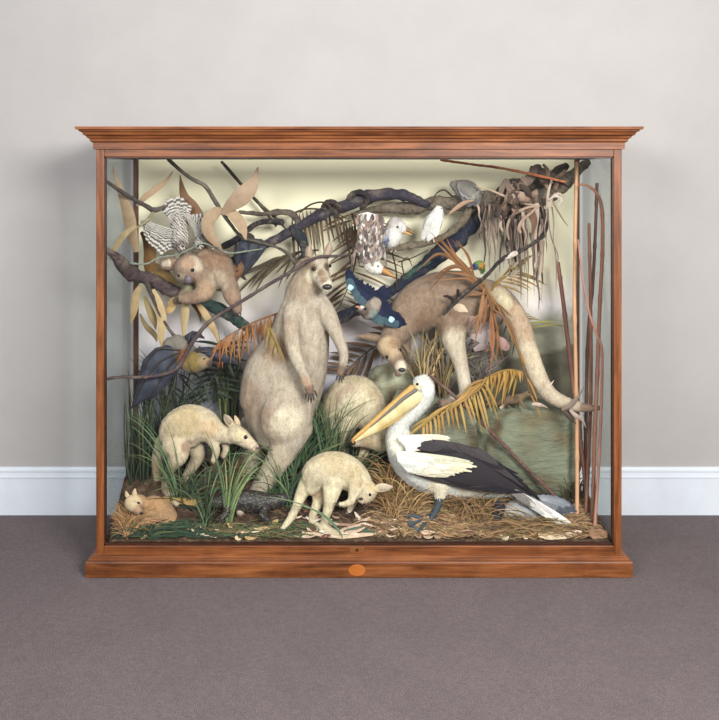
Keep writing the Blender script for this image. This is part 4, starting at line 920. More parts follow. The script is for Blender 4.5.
twig('long purplish twig running from the left glass up to the head of the tall kangaroo', [(104, 379, .08, 1.5), (122, 377, .14, 1.6), (140, 377.5, .19, 1.7), (160, 375, .22, 1.7), (176, 369, .23, 1.8), (186, 354, .23, 2), (194, 340, .23, 2.2), (206, 325, .24, 2), (222, 313, .24, 1.9), (244, 300, .24, 1.8), (268, 285, .23, 1.7), (292, 271, .22, 1.7), (306, 262, .215, 1.7), (320, 257, .21, 1.6), (336, 256, .215, 1.4), (350, 254, .22, 1)], C(84, 70, 70), [([(296, 268, .222, 1.8), (300, 262, .23, 2.2), (308, 258, .235, 1.8)], C(120, 104, 88))])
twig('thin grey green twig curving over the face of the koala', [(130, 263, .26, 1.1), (146, 264, .27, 1), (158, 258, .28, 1), (176, 255, .285, .9), (190, 249, .29, .9), (202, 243, .30, 1.1), (216, 248, .31, 1.1), (230, 253, .33, 1), (248, 251, .36, .9), (262, 249, .38, .7)], C(128, 134, 122))
twig('black and white broken twig slanting below the hanging bark strips', [(543, 236, .36, 2), (534, 243, .34, 1.8), (524, 249, .32, 1.8), (514, 254, .31, 2.2), (504, 258, .30, 2.2), (496, 265, .30, 1.8), (486, 276, .30, 1.9), (474, 286, .30, 2), (464, 294, .30, 2.2), (455, 302, .30, 2.6), (444, 314, .31, 1.4)], C(50, 44, 46), [([(455, 301, .30, 2.2), (449, 297, .29, 1.6), (444, 296, .285, 1)], C(44, 38, 42)), ([(516, 253, .309, 2.5), (510, 256, .304, 2.7), (505, 258.5, .30, 2.2)], C(196, 184, 172)), ([(458, 299, .30, 2), (458, 290, .29, 1.4)], C(44, 38, 42))])
twig('straight orange brown stick along the top of the case at the right', [(441, 160, .42, 1.3), (470, 164, .38, 1.3), (500, 168, .34, 1.4), (530, 174, .30, 1.4), (565, 182, .26, 1.2)], C(166, 102, 70))
twig('long straight reddish brown stick slanting down behind the pelican to the ground', [(432, 377, .26, 1.6), (455, 397, .26, 1.6), (490, 431, .26, 1.7), (525, 467, .27, 1.7), (562, 503, .30, 1.6)], C(112, 82, 76))
# thin hooked vines
VINES = [[(300, 212, .45, 1), (312, 204, .44, .9), (325, 203, .43, .9), (336, 214, .43, .9), (346, 226, .43, .8), (352, 240, .43, .7)], [(392, 252, .45, .8), (396, 270, .45, .8), (397, 290, .45, .7)], [(404, 275, .44, .7), (402, 262, .44, .7), (408, 258, .44, .6), (412, 266, .44, .4)], [(398, 262, .46, .6), (412, 258, .46, .6), (428, 250, .46, .5)], [(452, 196, .48, .9), (444, 190, .46, .8), (436, 194, .45, .8), (432, 204, .44, .7)]]
VL = ['thin vine looping over the dark limb above the tall kangaroo', 'thin straight stem dangling below the two kookaburras', 'small hooked tendril near the diving kookaburra beak', 'fine stem leaning right below the sitting kookaburra', 'small looping tendril left of the grey bird']
for s, l in zip(VINES, VL):
    mb = MB(); mb.px(s, n=6, sub=6, col=C(74, 62, 48)); tag(build(mb, 'vine', M['bark'], base=P(*s[0][:3])), l, 'vine')
# canes at the right
CANES = [('pale tan cane standing full height at the right in front of the backdrop edge', C(190, 146, 110), [(577, 163, .30, 1.7), (575.5, 220, .30, 1.8), (574.5, 300, .29, 1.9), (576, 380, .28, 1.9), (577, 450, .26, 2), (577, 538, .20, 2)]),
         ('reddish cane bending over at its top in the right corner, nearest the side glass', C(140, 96, 78), [(578, 184, .24, 1), (588, 186, .22, 1.3), (597, 194, .20, 1.6), (602, 210, .19, 1.8), (602.5, 250, .18, 1.9), (600, 300, .18, 1.9), (597, 380, .18, 2), (594.5, 440, .18, 2), (593, 500, .18, 2), (592, 534, .17, 2)]),
         ('dark brown cane with a cut top standing in the right corner', C(92, 66, 56), [(597, 184, .34, 1.6), (595.5, 230, .34, 1.6), (593, 280, .34, 1.7), (588, 340, .34, 1.8), (586, 420, .34, 1.8), (584, 515, .34, 1.8)]),
         ('red brown cane of middle height between the other canes at the right', C(128, 86, 70), [(589, 224, .27, 1.5), (590.5, 300, .27, 1.7), (591, 380, .26, 1.8), (589, 450, .25, 1.8), (585, 528, .22, 1.8)]),
         ('slender kinked pinkish cane crossing the others at the right', C(164, 118, 102), [(578, 240, .24, .9), (583, 280, .22, 1), (589, 312, .20, 1.2), (597, 335, .18, 1.3), (602, 352, .17, 1.4), (601.5, 400, .16, 1.5), (599, 460, .15, 1.6), (594, 537, .12, 1.6)]),
         ('thick dark red cane leaning left to right from the backdrop to the right corner floor', C(118, 76, 66), [(558, 263, .45, 2), (563, 300, .43, 2.1), (569, 350, .40, 2.2), (575, 400, .36, 2.2), (582, 455, .30, 2.1), (590, 520, .23, 2)]),
         ('pair of pale thin cane stubs beside the right glass', C(176, 136, 116), [(606, 300, .12, .7), (603, 380, .12, .9), (600, 450, .13, 1), (597, 530, .13, 1)])]
for l, c, s in CANES[:6]:
    mb = MB(); rows = cr([(q[0], q[1], q[2], q[3]) for q in s], 12); prev = 0
    spec = []
    for i, q in enumerate(rows):
        spec.append((q[0], q[1], q[2], q[3] * (1.25 if i % 11 == 5 else 1)))
    e = spec[-1]; g = G(e[0], e[2]); 
    mb.px(spec, n=9, sub=2, col=c)
    p = P(*spec[-1][:3]); r = spec[-1][3] / sc(spec[-1][2])
    mb.sweep([(*p, r, r), (p.x, p.y, g.z - .015, r, r)], n=9, sub=2, col=c)
    for i in range(len(mb.v)):
        v = Vector(mb.v[i]); mb.c[i] = jit(mixc(c, C(196, 166, 130), .5 * max(0, noise.noise(Vector((v.x * 3, 2, v.z * 5))))), .06)
    tag(build(mb, 'cane', M['cane'], base=(p.x, p.y, g.z)), l, 'cane')
# ------------------------------------------------------------------ leaves
def px_strip(mb, rows, col, fold=.25, sub=5, tw=0.0, tilt=(0, 0)):
    """rows: px,py,depth,half width px"""
    rr = cr(rows, sub); pts = [P(*r[:3]) for r in rr]; ws = [max(r[3], .12) / sc(r[2]) for r in rr]
    n = len(pts); cols = [mixc(col, tuple(x * .78 for x in col), .5 + .5 * noise.noise(Vector((i * .4, col[0] * 40, pts[0].x * 9)))) for i in range(n)]
    mb.strip(pts, ws, cols, side=Vector((tilt[0], -1, tilt[1])), fold=fold, twist=tw)
PLEAF = C(202, 172, 136); OLEAF = C(196, 160, 104); BLEAF = C(132, 92, 58)
GUM = [
 ('large pale tan gum leaf with its point up beside the black twig at upper left', C(184, 154, 124), [(222, 214, .30, 2), (230, 206, .28, 6), (240, 198, .27, 9), (249, 189, .27, 8), (255, 179, .28, 4.5), (258, 167, .29, .4)]),
 ('pale gum leaf curling downward to a point right of the barred bird', C(180, 150, 116), [(224, 210, .31, 2), (215, 213, .29, 6), (208, 222, .28, 6.5), (209, 233, .28, 5.5), (215, 242, .28, 3.5), (222, 249, .28, .4)]),
 ('small tan gum leaf pointing down at the right of the leaf cluster', C(190, 158, 122), [(222, 212, .30, 1.5), (232, 214, .30, 5), (240, 223, .30, 6), (244, 232, .30, 3.5), (246, 240, .30, .4)]),
 ('dark brown gum leaf standing up behind the tail of the barred bird', BLEAF, [(206, 236, .44, 2), (200, 222, .44, 6.5), (192, 208, .44, 7), (185, 198, .44, 5), (182, 188, .44, 3), (180, 175, .44, .4)]),
 ('slim tan gum leaf leaning right at the left end of the cream backdrop', C(196, 160, 124), [(137, 206, .40, 1.5), (145, 197, .40, 3), (156, 189, .40, 3), (166, 181, .40, 2), (173, 171, .40, .4)]),
 ('tall pale gum leaf standing against the left glass', C(190, 160, 124), [(136, 252, .30, 3), (132, 234, .28, 6), (129, 216, .27, 6.5), (124, 200, .26, 5), (118, 184, .26, 3), (112, 165, .26, .4)]),
 ('brown gum leaf hanging behind the left wing of the barred bird', C(140, 98, 50), [(141, 232, .42, 1.5), (147, 240, .42, 5), (150, 252, .42, 7), (149, 266, .42, 6), (147, 278, .42, .6)]),
 ('curved olive tan gum leaf hooking down beside the left glass', C(176, 152, 106), [(136, 226, .25, 1.5), (126, 233, .23, 3), (119, 242, .22, 3), (113, 252, .21, 2.2), (110, 262, .21, .4)]),
 ('dark reddish gum leaf half hidden behind the right wing of the barred bird', C(84, 50, 36), [(196, 214, .47, 1.5), (204, 226, .47, 6), (208, 240, .47, 7), (206, 252, .47, 3), (203, 260, .47, .5)]),
 ('ochre gum leaf tucked under the koala ear', C(150, 116, 58), [(148, 262, .42, 2), (158, 270, .42, 6), (168, 278, .42, 6), (178, 284, .42, .6)]),
]
for l, c, rows in GUM:
    mb = MB(); c = mixc(tuple(v * .72 for v in c), (sum(c) / 4.4,) * 3, .1); px_strip(mb, rows, c, .3, 6, R.uniform(-.3, .3), (R.uniform(-.3, .3), R.uniform(-.2, .2)))
    tag(build(mb, 'gum_leaf', M['leaf'], base=P(*rows[0][:3])), l, 'leaf')
STRAP = [
 ([(140, 286, .36, 2), (136, 296, .35, 4), (134, 310, .34, 3.6), (131, 324, .34, .5)], C(196, 164, 112), 'tan strap leaf hanging furthest left under the knotted limb'),
 ([(152, 290, .34, 3), (158, 304, .33, 5), (162, 320, .32, 4.5), (161, 336, .31, 3.5), (163, 350, .31, .5)], C(206, 176, 122), 'broad tan strap leaf hanging straight down to the wing of the fruit bat'),
 ([(144, 296, .38, 1), (148, 306, .37, 3), (153, 318, .37, 3.6), (156, 330, .37, .5)], C(170, 146, 92), 'olive strap leaf hanging between the two leftmost strap leaves'),
 ([(176, 298, .36, 3), (172, 304, .35, 6), (170, 309, .34, 5), (164, 312, .34, 1)], C(210, 172, 110), 'folded golden leaf bunched directly under the koala forearm'),
 ([(184, 298, .35, 3.5), (185, 312, .33, 5), (184, 326, .32, 3.5), (184, 343, .31, .5)], C(210, 182, 130), 'pale strap leaf hanging below the koala paw'),
 ([(196, 302, .36, 1.5), (204, 312, .35, 3.4), (212, 326, .34, 3.4), (218, 340, .34, 1.6), (219, 350, .34, .5)], C(206, 172, 120), 'long strap leaf curving right and down to the dark fan palm'),
 ([(140, 314, .42, 1), (146, 326, .42, 2.6), (154, 334, .42, 3), (157, 342, .42, .5)], C(180, 156, 104), 'short olive leaf hanging low at the left behind the straps'),
 ([(190, 300, .38, 2), (196, 306, .38, 4), (199, 312, .38, 3.6), (201, 322, .38, .5)], C(118, 78, 44), 'dark brown leaf hanging beside the pale strap leaf'),
]
for rows, c, l in STRAP:
    mb = MB(); c = mixc(tuple(v * .68 for v in c), (sum(c) / 4.6,) * 3, .1); px_strip(mb, rows, c, .4, 6, R.uniform(-.5, .5), (R.uniform(-.4, .4), 0))
    tag(build(mb, 'strap_leaf', M['leaf'], base=P(*rows[0][:3])), l, 'leaf')
# ------------------------------------------------------------------ fronds
def frond(label, rach, n, leaf, col, side=(1, -1), rr=1.3, t0=.12, name='palm_frond', seed=1, mat='leaf', rcol=None):
    """leaf(t, s) -> (dx, dy px of the tip, half width px, droop px)"""
    r = random.Random(seed); base = P(*rach[0][:3]); k = thing(name, label, 'palm frond', base)
    rows = cr(rach, 10)
    mb = MB(); m = len(rows)
    mb.px([(*q[:3], rr * (1 - .75 * i / (m - 1))) for i, q in enumerate(rows)], n=7, sub=1, col=rcol or tuple(x * .75 for x in col))
    build(mb, 'stem', M['leaf'], k)
    mb = MB()
    for i in range(n):
        t = t0 + (1 - t0) * i / max(1, n - 1); q = lerp_rows([tuple(x) for x in rows], min(t, .999))
        for s in side:
            dx, dy, w, dr = leaf(t, s); dx *= r.uniform(.72, 1.25); dy *= r.uniform(.72, 1.25); dd = r.uniform(-.05, .03)
            p0 = P(q[0], q[1], q[2]); p1 = P(q[0] + dx, q[1] + dy, min(.615, max(.04, q[2] + dd)))
            L = sc(q[2]); b = Vector((r.uniform(-1, 1) * 2 / L, r.uniform(-.02, .01), dr / L))
            pts = leafpts(p0, p1, b, 8); wd = w / L
            mb.strip(pts, lens(wd, 8, .35), jit(col, .25, r), side=Vector((r.uniform(-.5, .5), -1, r.uniform(-.4, .4))), fold=.3)
    build(mb, 'leaflets', M[mat], k)
    return k
PB = C(88, 66, 44); PO = C(132, 84, 44); PY = C(152, 118, 58); PG = C(40, 58, 38)
frond('dry brown frond with leaflets hanging straight down behind the head of the tall kangaroo', [(292, 214, .57, 1), (306, 209, .57, 1), (324, 210, .56, 1), (342, 216, .56, 1), (354, 224, .56, 1)], 17, lambda t, s: (10 - 6 * s + 4 * t, 50 - 10 * t, 1.3, -2), C(86, 66, 46), (1,), 1.2, 0, seed=2)
frond('dry brown frond fanning its thin leaflets behind the diving kookaburra', [(352, 214, .58, 1), (357, 235, .58, 1), (356, 258, .58, 1), (350, 282, .58, 1), (340, 306, .58, 1)], 15, lambda t, s: ((46 if s > 0 else -30), 12 + 16 * t, 1.3, 3), C(100, 74, 50), (1, -1), 1.3, 0, seed=3)
frond('dark brown frond behind the legs of the blue bird with slanting leaflets', [(420, 300, .60, 1), (404, 322, .60, 1), (384, 340, .59, 1), (362, 356, .585, 1), (346, 372, .58, 1)], 13, lambda t, s: (-28 if s > 0 else -16, (-4 if s > 0 else 34), 1.8, 2), C(92, 68, 46), (1, -1), 1.4, .05, seed=4)
frond('brown frond spreading sideways behind the neck of the tall kangaroo at the left', [(318, 250, .56, 1), (300, 252, .56, 1), (282, 258, .55, 1), (264, 268, .55, 1)], 11, lambda t, s: (-20 - 8 * t, (10 if s > 0 else 30), 1.2, 4), C(74, 62, 42), (1, -1), 1.2, .05, seed=5)
frond('orange brown drooping frond at the left shoulder of the tall kangaroo', [(296, 306, .37, 1), (282, 312, .36, 1), (264, 318, .33, 1), (246, 326, .30, 1), (228, 336, .28, 1), (220, 342, .27, 1)], 20, lambda t, s: ((8 if s > 0 else -2) - 8 * t, 16 + 18 * (1 - abs(t - .45)), 1.2, 5), PO, (1, -1), 1.3, .02, seed=6)
frond('yellow tipped frond lying against the chest side of the tall kangaroo', [(268, 322, .20, 1), (272, 332, .18, 1), (276, 342, .17, 1)], 6, lambda t, s: (2 + 6 * s, 26 - 4 * t, 1.1, 3), C(124, 102, 52), (1, -1), 1, 0, seed=7)
def blades(label, stem, bl, col, seed):
    r = random.Random(seed); k = thing('palm_frond', label, 'palm frond', P(*stem[0][:3]))
    mb = MB(); mb.px([(*q[:3], 1.1 - .25 * i) for i, q in enumerate(stem)], n=7, sub=5, col=tuple(x * .7 for x in col)); build(mb, 'stem', M['leaf'], k)
    mb = MB()
    for a, m_, e, w in bl:
        d0, d1 = r.uniform(.33, .36), r.uniform(.27, .33)
        for o in range(2):
            px_strip(mb, [(a[0], a[1], d0, .7), (m_[0] + o * r.uniform(-4, 4), m_[1] + o * r.uniform(-4, 4), (d0 + d1) / 2, w * (1 - .45 * o)), (e[0] + o * r.uniform(-9, 9), e[1] + o * r.uniform(-9, 9), d1, .15)], jit(col, .25, r), .35, 5, r.uniform(-.4, .4), (r.uniform(-.5, .5), r.uniform(-.3, .3)))
    build(mb, 'leaflets', M['leaf'], k)
blades('orange brown palm blades raking up left over the back of the rear kangaroo', [(490, 302, .36), (476, 280, .35), (462, 264, .34)],
       [((482, 288), (462, 268), (434, 240), 2.2), ((476, 282), (456, 258), (438, 236), 1.9), ((470, 270), (450, 268), (428, 292), 1.9), ((456, 262), (438, 254), (418, 270), 1.5), ((486, 292), (470, 276), (444, 272), 1.6), ((474, 276), (468, 256), (456, 240), 1.4), ((486, 294), (466, 292), (446, 300), 1.3)], C(126, 84, 52), 8)
blades('orange brown palm blades hanging down beside the base of the rear kangaroo tail', [(484, 286, .35), (490, 304, .33), (497, 330, .32)],
       [((484, 288), (481, 312), (474, 346), 2.4), ((487, 296), (485, 318), (480, 334), 1.9), ((491, 306), (493, 340), (490, 374), 1.8), ((494, 312), (498, 338), (496, 362), 1.5), ((490, 304), (478, 316), (468, 322), 1.3), ((492, 308), (508, 322), (516, 340), 1.2), ((488, 300), (500, 306), (512, 318), 1.2), ((496, 326), (492, 346), (484, 352), 1.2)], C(130, 86, 52), 9)
frond('brown fan of thin leaflets springing right from under the hanging bark', [(486, 300, .40, 1), (494, 288, .41, 1), (504, 278, .42, 1), (516, 272, .42, 1)], 9, lambda t, s: ((26 if s > 0 else 10) + 8 * t, (12 if s > 0 else -16), 1.2, 5), C(132, 106, 60), (1, -1), 1.2, .05, seed=10)
frond('mustard yellow frond arching over the small lizard and the green rock', [(520, 372, .30, 1), (508, 370, .29, 1), (494, 374, .28, 1), (478, 384, .27, 1), (464, 394, .26, 1)], 20, lambda t, s: ((-8 if s > 0 else 4) - 8 * t, (32 - 6 * t if s > 0 else 12), 1.35, 7), PY, (1, -1), 1.4, .02, seed=11)
frond('yellow frond drooping over the black back of the pelican', [(486, 378, .25, 1), (478, 390, .24, 1), (468, 396, .23, 1), (452, 404, .22, 1), (436, 414, .215, 1), (424, 424, .21, 1)], 19, lambda t, s: ((14 - 14 * t if s > 0 else -22), (40 - 20 * t if s > 0 else 16), 1.35, 3), C(156, 124, 66), (1, -1), 1.4, .02, seed=12)
frond('long yellowish frond stem with few leaflets following the rear kangaroo tail', [(480, 280, .36, 1), (498, 308, .34, 1), (516, 345, .33, 1), (526, 375, .32, 1), (530, 394, .32, 1)], 5, lambda t, s: (s * 8 + 4, 30, .9, 3), C(148, 104, 50), (1,), 1.3, .1, seed=13)
frond('thin yellow green blades right of the rear kangaroo tail against the painted hills', [(504, 318, .50, 1), (514, 324, .51, 1), (526, 330, .52, 1)], 5, lambda t, s: (s * 22 + 14, s * -14 + 12, .9, 8), C(136, 124, 60), (1, -1), .8, 0, seed=14)
frond('dark green palm frond spreading low behind the fruit bat', [(214, 402, .50, 1), (216, 384, .50, 1), (219, 366, .50, 1), (222, 346, .50, 1)], 12, lambda t, s: (s * 28, 14 - 18 * t, 1.6, 4), C(36, 50, 34), (1, -1), 1.5, .1, seed=15, mat='grass')
frond('very dark frond of stiff narrow leaflets under the golden headed fruit bat', [(236, 352, .46, 1), (222, 366, .46, 1), (208, 378, .46, 1), (192, 392, .46, 1), (176, 404, .46, 1)], 12, lambda t, s: (s * 12 - 6, 22 if s > 0 else -14, 1.3, 2), C(34, 40, 32), (1, -1), 1.4, .05, seed=16, mat='grass')
# twiggy tangle with pinkish leaves behind the rear kangaroo leg
k = thing('twig_tangle', 'tangle of thin grey twigs with a few pinkish leaves beside the rear kangaroo hind leg', 'twigs', P(482, 392, .44))
mb = MB(); r = random.Random(31)
for i in range(70):
    x, y = r.uniform(464, 492), r.uniform(340, 394); d = r.uniform(.40, .48)
    a = r.uniform(-1.2, 1.2); L = r.uniform(10, 28)
    mb.px([(x, y, d, .7), (x + L * .5 * math.sin(a) + r.uniform(-3, 3), y - L * .5 * math.cos(a), d - .01, .6), (x + L * math.sin(a), y - L * math.cos(a), d, .3)], n=5, sub=2, col=jit(C(108, 98, 94), .3, r))
build(mb, 'twigs', M['straw'], k)
for rows, c in (([(466, 330, .40, 2), (472, 322, .38, 6), (478, 326, .37, 5), (484, 336, .37, .6)], C(160, 140, 136)), ([(470, 336, .39, 2), (482, 338, .37, 5), (490, 334, .37, 5), (498, 330, .38, .6)], C(166, 152, 150)), ([(496, 336, .38, 1), (502, 342, .37, 4.5), (506, 347, .37, 4), (509, 342, .38, .6)], C(156, 122, 114)), ([(474, 350, .38, 2), (484, 346, .37, 4), (492, 350, .37, .6)], C(150, 132, 130)), ([(452, 312, .37, 2), (460, 308, .36, 4.5), (468, 312, .36, .6)], C(206, 184, 160))):
    mb = MB(); px_strip(mb, rows, c, .3); build(mb, 'leaf', M['leaf'], k)
# ------------------------------------------------------------------ grass
GG = C(56, 80, 56); GD = C(34, 50, 38); GL = C(92, 114, 80); OL = C(112, 108, 58); DRY = C(166, 142, 104)
def tuft(label, px, y, n, h, spread, cols, w=.9, seed=0, lean=(0, 0), rad=.03, mat='grass', name='grass_tuft', cat='grass', droop=.5, dz=-.012, up=.25, at=None):
    """n arching blades from one base; h px height, spread px sideways reach"""
    r = random.Random(seed * 13 + 5); b = G(px, y, dz) if at is None else P(*at); mb = MB(); L = sc(y)
    for i in range(n):
        a = r.uniform(0, 2 * math.pi); q = r.random() ** .7
        x0 = b.x + rad * q * math.cos(a); y0 = min(.6, max(.045, y + rad * q * math.sin(a))); p0 = Vector((x0, y0, gz(x0, y0) + dz if at is None else b.z))
        hh = h / L * r.uniform(up, 1); sp = r.uniform(-1, 1); sx = (sp * spread + lean[0]) / L * (1 if r.random() < .8 else 1.3)
        sy = r.uniform(-.09, .09) * spread / 60 + lean[1]
        p1 = p0 + Vector((sx, sy, hh)); p1.y = min(.615, max(.03, p1.y)); p1.x = max(-1.145, min(1.145, p1.x))
        dr = droop * r.uniform(.3, 1) * abs(sx)
        mid = p0 + Vector((sx * .25, sy * .3, hh * .75 + dr * .6)); p1.z -= dr * .5
        p1.z = max(p1.z, gz(p1.x, p1.y) + .004)
        mid.y = min(.61, max(.035, mid.y)); pts = [p0 * (1 - t) ** 2 + mid * 2 * t * (1 - t) + p1 * t * t for t in [j / 8 for j in range(9)]]
        ww = w * .62 * r.uniform(.6, 1.25) / L; ws = [ww * k for k in (.8, .95, 1, 1, .92, .8, .62, .4, .08)]
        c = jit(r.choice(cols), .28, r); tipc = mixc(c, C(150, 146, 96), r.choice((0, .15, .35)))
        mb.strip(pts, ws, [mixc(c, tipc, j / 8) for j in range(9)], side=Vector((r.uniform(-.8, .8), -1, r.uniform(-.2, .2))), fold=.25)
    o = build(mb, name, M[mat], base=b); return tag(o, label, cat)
tuft('bright green grass tuft in front of the left wallaby hind legs', 205, .10, 38, 80, 40, [GG, GL, GD, GD], .7, 1, droop=.35, rad=.02)
tuft('long green blades leaning far left over the glass corner', 178, .20, 14, 104, 26, [GG, GL, GD, C(80, 104, 70)], .9, 2, (-38, -.02), droop=.3, up=.6)
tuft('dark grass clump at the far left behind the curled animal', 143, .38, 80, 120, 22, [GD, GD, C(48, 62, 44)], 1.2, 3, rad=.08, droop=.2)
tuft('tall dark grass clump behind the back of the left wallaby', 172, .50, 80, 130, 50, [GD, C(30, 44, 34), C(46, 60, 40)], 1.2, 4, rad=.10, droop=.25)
tuft('upright olive reed clump between the left wallaby and the tall kangaroo', 229, .52, 60, 150, 14, [C(70, 78, 42), OL, GD], 1.5, 5, rad=.04, droop=.2)
tuft('dark grass growing close beside the left haunch of the tall kangaroo', 222, .36, 50, 70, 40, [GD, GG], 1.1, 6, rad=.06)
tuft('wide green grass clump between the tall kangaroo shins and the front wallaby', 292, .22, 60, 84, 60, [GG, GD, GG, GL], 1.15, 7, (4, 0), rad=.05, droop=.5, up=.35)
tuft('dense green grass clump right of the tall kangaroo feet', 305, .30, 110, 100, 46, [GG, GD, C(48, 76, 48)], 1.1, 8, (6, 0), rad=.06, droop=.5, up=.35)
tuft('green grass clump between the tall kangaroo and the crouching wallaby', 330, .28, 80, 112, 34, [GG, GD, C(44, 78, 50)], 1.1, 9, (4, 0), rad=.05, droop=.4, up=.3)
tuft('spreading dark grass below the chin of the crouching wallaby', 352, .27, 50, 58, 44, [GD, C(40, 62, 44)], 1.1, 10, rad=.05)
tuft('small green grass tuft behind the middle of the goanna', 272, .24, 30, 48, 40, [GG, GL], 1.0, 11, rad=.02, droop=.5)
tuft('green grass tuft with long stray blades left of the goanna', 228, .12, 16, 108, 34, [GL, C(124, 142, 96)], 1.2, 12, (8, 0), rad=.015, droop=.2, up=.5)
tuft('low dark green grass mat in front of the curled animal', 150, .065, 80, 16, 34, [GD, C(50, 78, 52), C(44, 64, 50)], 1.2, 13, rad=.05, droop=.2, dz=0)
tuft('low grass at the feet of the left wallaby', 190, .22, 50, 44, 46, [GG, GD], 1.1, 14, rad=.06)
tuft('single curved green blade bundle crossing the legs of the front wallaby', 345, .05, 2, 52, 6, [C(84, 112, 84)], 1.5, 15, (-62, .01), rad=.008, droop=.3, up=.8)
tuft('dry pale reed tuft under the head of the rear kangaroo', 424, .40, 46, 70, 30, [DRY, C(134, 112, 84), C(96, 80, 62)], 1.1, 16, rad=.04, mat='straw', droop=.25, up=.4, at=(424, 394, .40))
tuft('dark brown dry tuft between the rear kangaroo and the pelican head', 440, .41, 50, 84, 36, [C(96, 80, 60), C(74, 60, 48), DRY], 1.1, 17, rad=.05, mat='straw', droop=.5, up=.45, at=(440, 396, .41))
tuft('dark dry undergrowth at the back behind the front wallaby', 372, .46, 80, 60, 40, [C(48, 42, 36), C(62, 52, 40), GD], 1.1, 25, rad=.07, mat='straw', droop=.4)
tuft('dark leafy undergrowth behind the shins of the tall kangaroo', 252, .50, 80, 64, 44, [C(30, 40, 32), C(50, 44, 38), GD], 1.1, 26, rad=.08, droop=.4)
tuft('golden straw tuft in the bottom left corner', 128, .09, 240, 32, 30, [C(170, 128, 88), C(150, 108, 74), C(190, 152, 112)], .7, 18, rad=.045, mat='straw', droop=.5, name='straw_tuft')
tuft('brown dry grass heap right of the front wallaby', 398, .21, 240, 50, 40, [C(142, 108, 72), C(116, 86, 58), C(164, 132, 92)], .75, 19, rad=.09, mat='straw', droop=.7, name='dry_grass_heap')
tuft('brown dry grass heap under the body of the pelican', 470, .24, 300, 40, 66, [C(132, 102, 70), C(104, 80, 58), C(158, 126, 88)], .75, 20, rad=.12, mat='straw', droop=.8, name='dry_grass_heap')
tuft('brown dry grass heap below the tail of the pelican at the right', 530, .10, 170, 12, 56, [C(126, 98, 70), C(98, 76, 60), C(150, 118, 84)], .75, 21, rad=.10, mat='straw', droop=.8, name='dry_grass_heap')
tuft('dark dry grass against the green rock foot in the right corner', 572, .33, 70, 40, 24, [C(72, 62, 50), C(54, 48, 42)], .8, 22, rad=.05, mat='straw', droop=.4, name='dry_grass_heap')
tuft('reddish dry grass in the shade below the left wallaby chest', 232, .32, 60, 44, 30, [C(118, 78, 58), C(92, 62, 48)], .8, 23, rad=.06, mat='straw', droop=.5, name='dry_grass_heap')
# matted ground cover: needles and short blades lying flat
def mat_ground(name, label, x0, x1, y0, y1, n, cols, L0, seed, mat='straw', w=.8, cat='ground litter'):
    r = random.Random(seed); mb = MB()
    for i in range(n):
        y = r.uniform(y0, y1); p = G(r.uniform(x0, x1), y); a = r.gauss(0, .5); L = r.uniform(.5, 1.2) * L0 / sc(y)
        d = Vector((math.cos(a), math.sin(a) * .5, 0)) * (L / 2); pts = []
        for j in range(5):
            q = p + d * (j / 2 - 1) + Vector((0, 0, 0)); q.y = min(.6, max(.04, q.y + .012 * math.sin(j))); q.x = max(-1.14, min(1.14, q.x)); q.z = gz(q.x, q.y) + .005 + r.uniform(0, .012) + .006 * math.sin(j * math.pi / 4); pts.append(q)
        ww = w / sc(y) * r.uniform(.6, 1.2); mb.strip(pts, [ww * .5, ww, ww, ww * .8, ww * .2], jit(r.choice(cols), .3, r), side=Vector((0, -.6, .8)), fold=.2)
    o = build(mb, name, M[mat], base=G((x0 + x1) / 2, (y0 + y1) / 2)); tag(o, label, cat, kind='stuff')
mat_ground('pine_needles', 'matted brown needles covering the right half of the ground', 370, 600, .05, .34, 1500, [C(122, 96, 70), C(92, 72, 54), C(150, 122, 90)], 34, 41)
mat_ground('flat_grass', 'flattened green grass blades covering the front left ground', 200, 312, .04, .11, 190, [C(66, 82, 54), GD, C(88, 90, 58), C(112, 96, 66), C(60, 50, 40)], 44, 42, 'grass', .5)
mat_ground('flat_grass', 'flattened dark green blades in the bottom left corner', 112, 200, .04, .10, 170, [GD, C(40, 58, 42), C(50, 66, 52)], 30, 43, 'grass', .8)
mat_ground('ground_debris', 'fine dark twiggy debris over the shaded earth in the middle', 200, 420, .14, .5, 700, [C(72, 56, 46), C(52, 42, 36), C(104, 80, 62)], 26, 44)
# ------------------------------------------------------------------ hanging strips of bark
BKC = [C(140, 120, 108), C(104, 88, 80), C(176, 154, 138), C(72, 60, 56), C(120, 104, 98)]
r = random.Random(77)
HANG = [(482, 206, 262, 3.2, .40), (486, 208, 255, 2.2, .41), (489, 206, 277, 2.8, .39), (493, 207, 282, 3.0, .395), (498, 210, 262, 2.6, .40), (502, 214, 272, 2.4, .39), (507, 216, 280, 2.6, .40), (511, 220, 290, 2.2, .395), (515, 222, 264, 2.8, .38),
        (519, 228, 300, 2.4, .39), (524, 226, 308, 2.8, .38), (527, 232, 306, 2.0, .39), (531, 236, 282, 2.2, .38), (535, 232, 310, 2.2, .385), (538, 236, 300, 2.4, .38), (541, 228, 284, 2.0, .37), (496, 206, 240, 2.2, .38), (505, 208, 246, 2.4, .375), (547, 206, 262, 1.6, .35), (552, 210, 290, 1.2, .35), (478, 206, 236, 1.8, .41), (513, 210, 250, 2, .37), (544, 212, 252, 2.0, .36), (522, 212, 252, 2.4, .365)]
HANG = [(x, a, b_, w * .62, d) for x, a, b_, w, d in HANG] + [(x_ := r.choice((483, 490, 499, 508, 520, 527, 536, 541)) + r.gauss(0, 2), r.uniform(204, 222), 0, r.choice((.6, .9, 1.4, 2.2)), r.uniform(.36, .45)) for _ in range(40)]
HANG = [(x, a, (b_ or a + r.uniform(25, 85) * (.5 + .5 * min(1, (x - 478) / 40))), w, d) for x, a, b_, w, d in HANG]
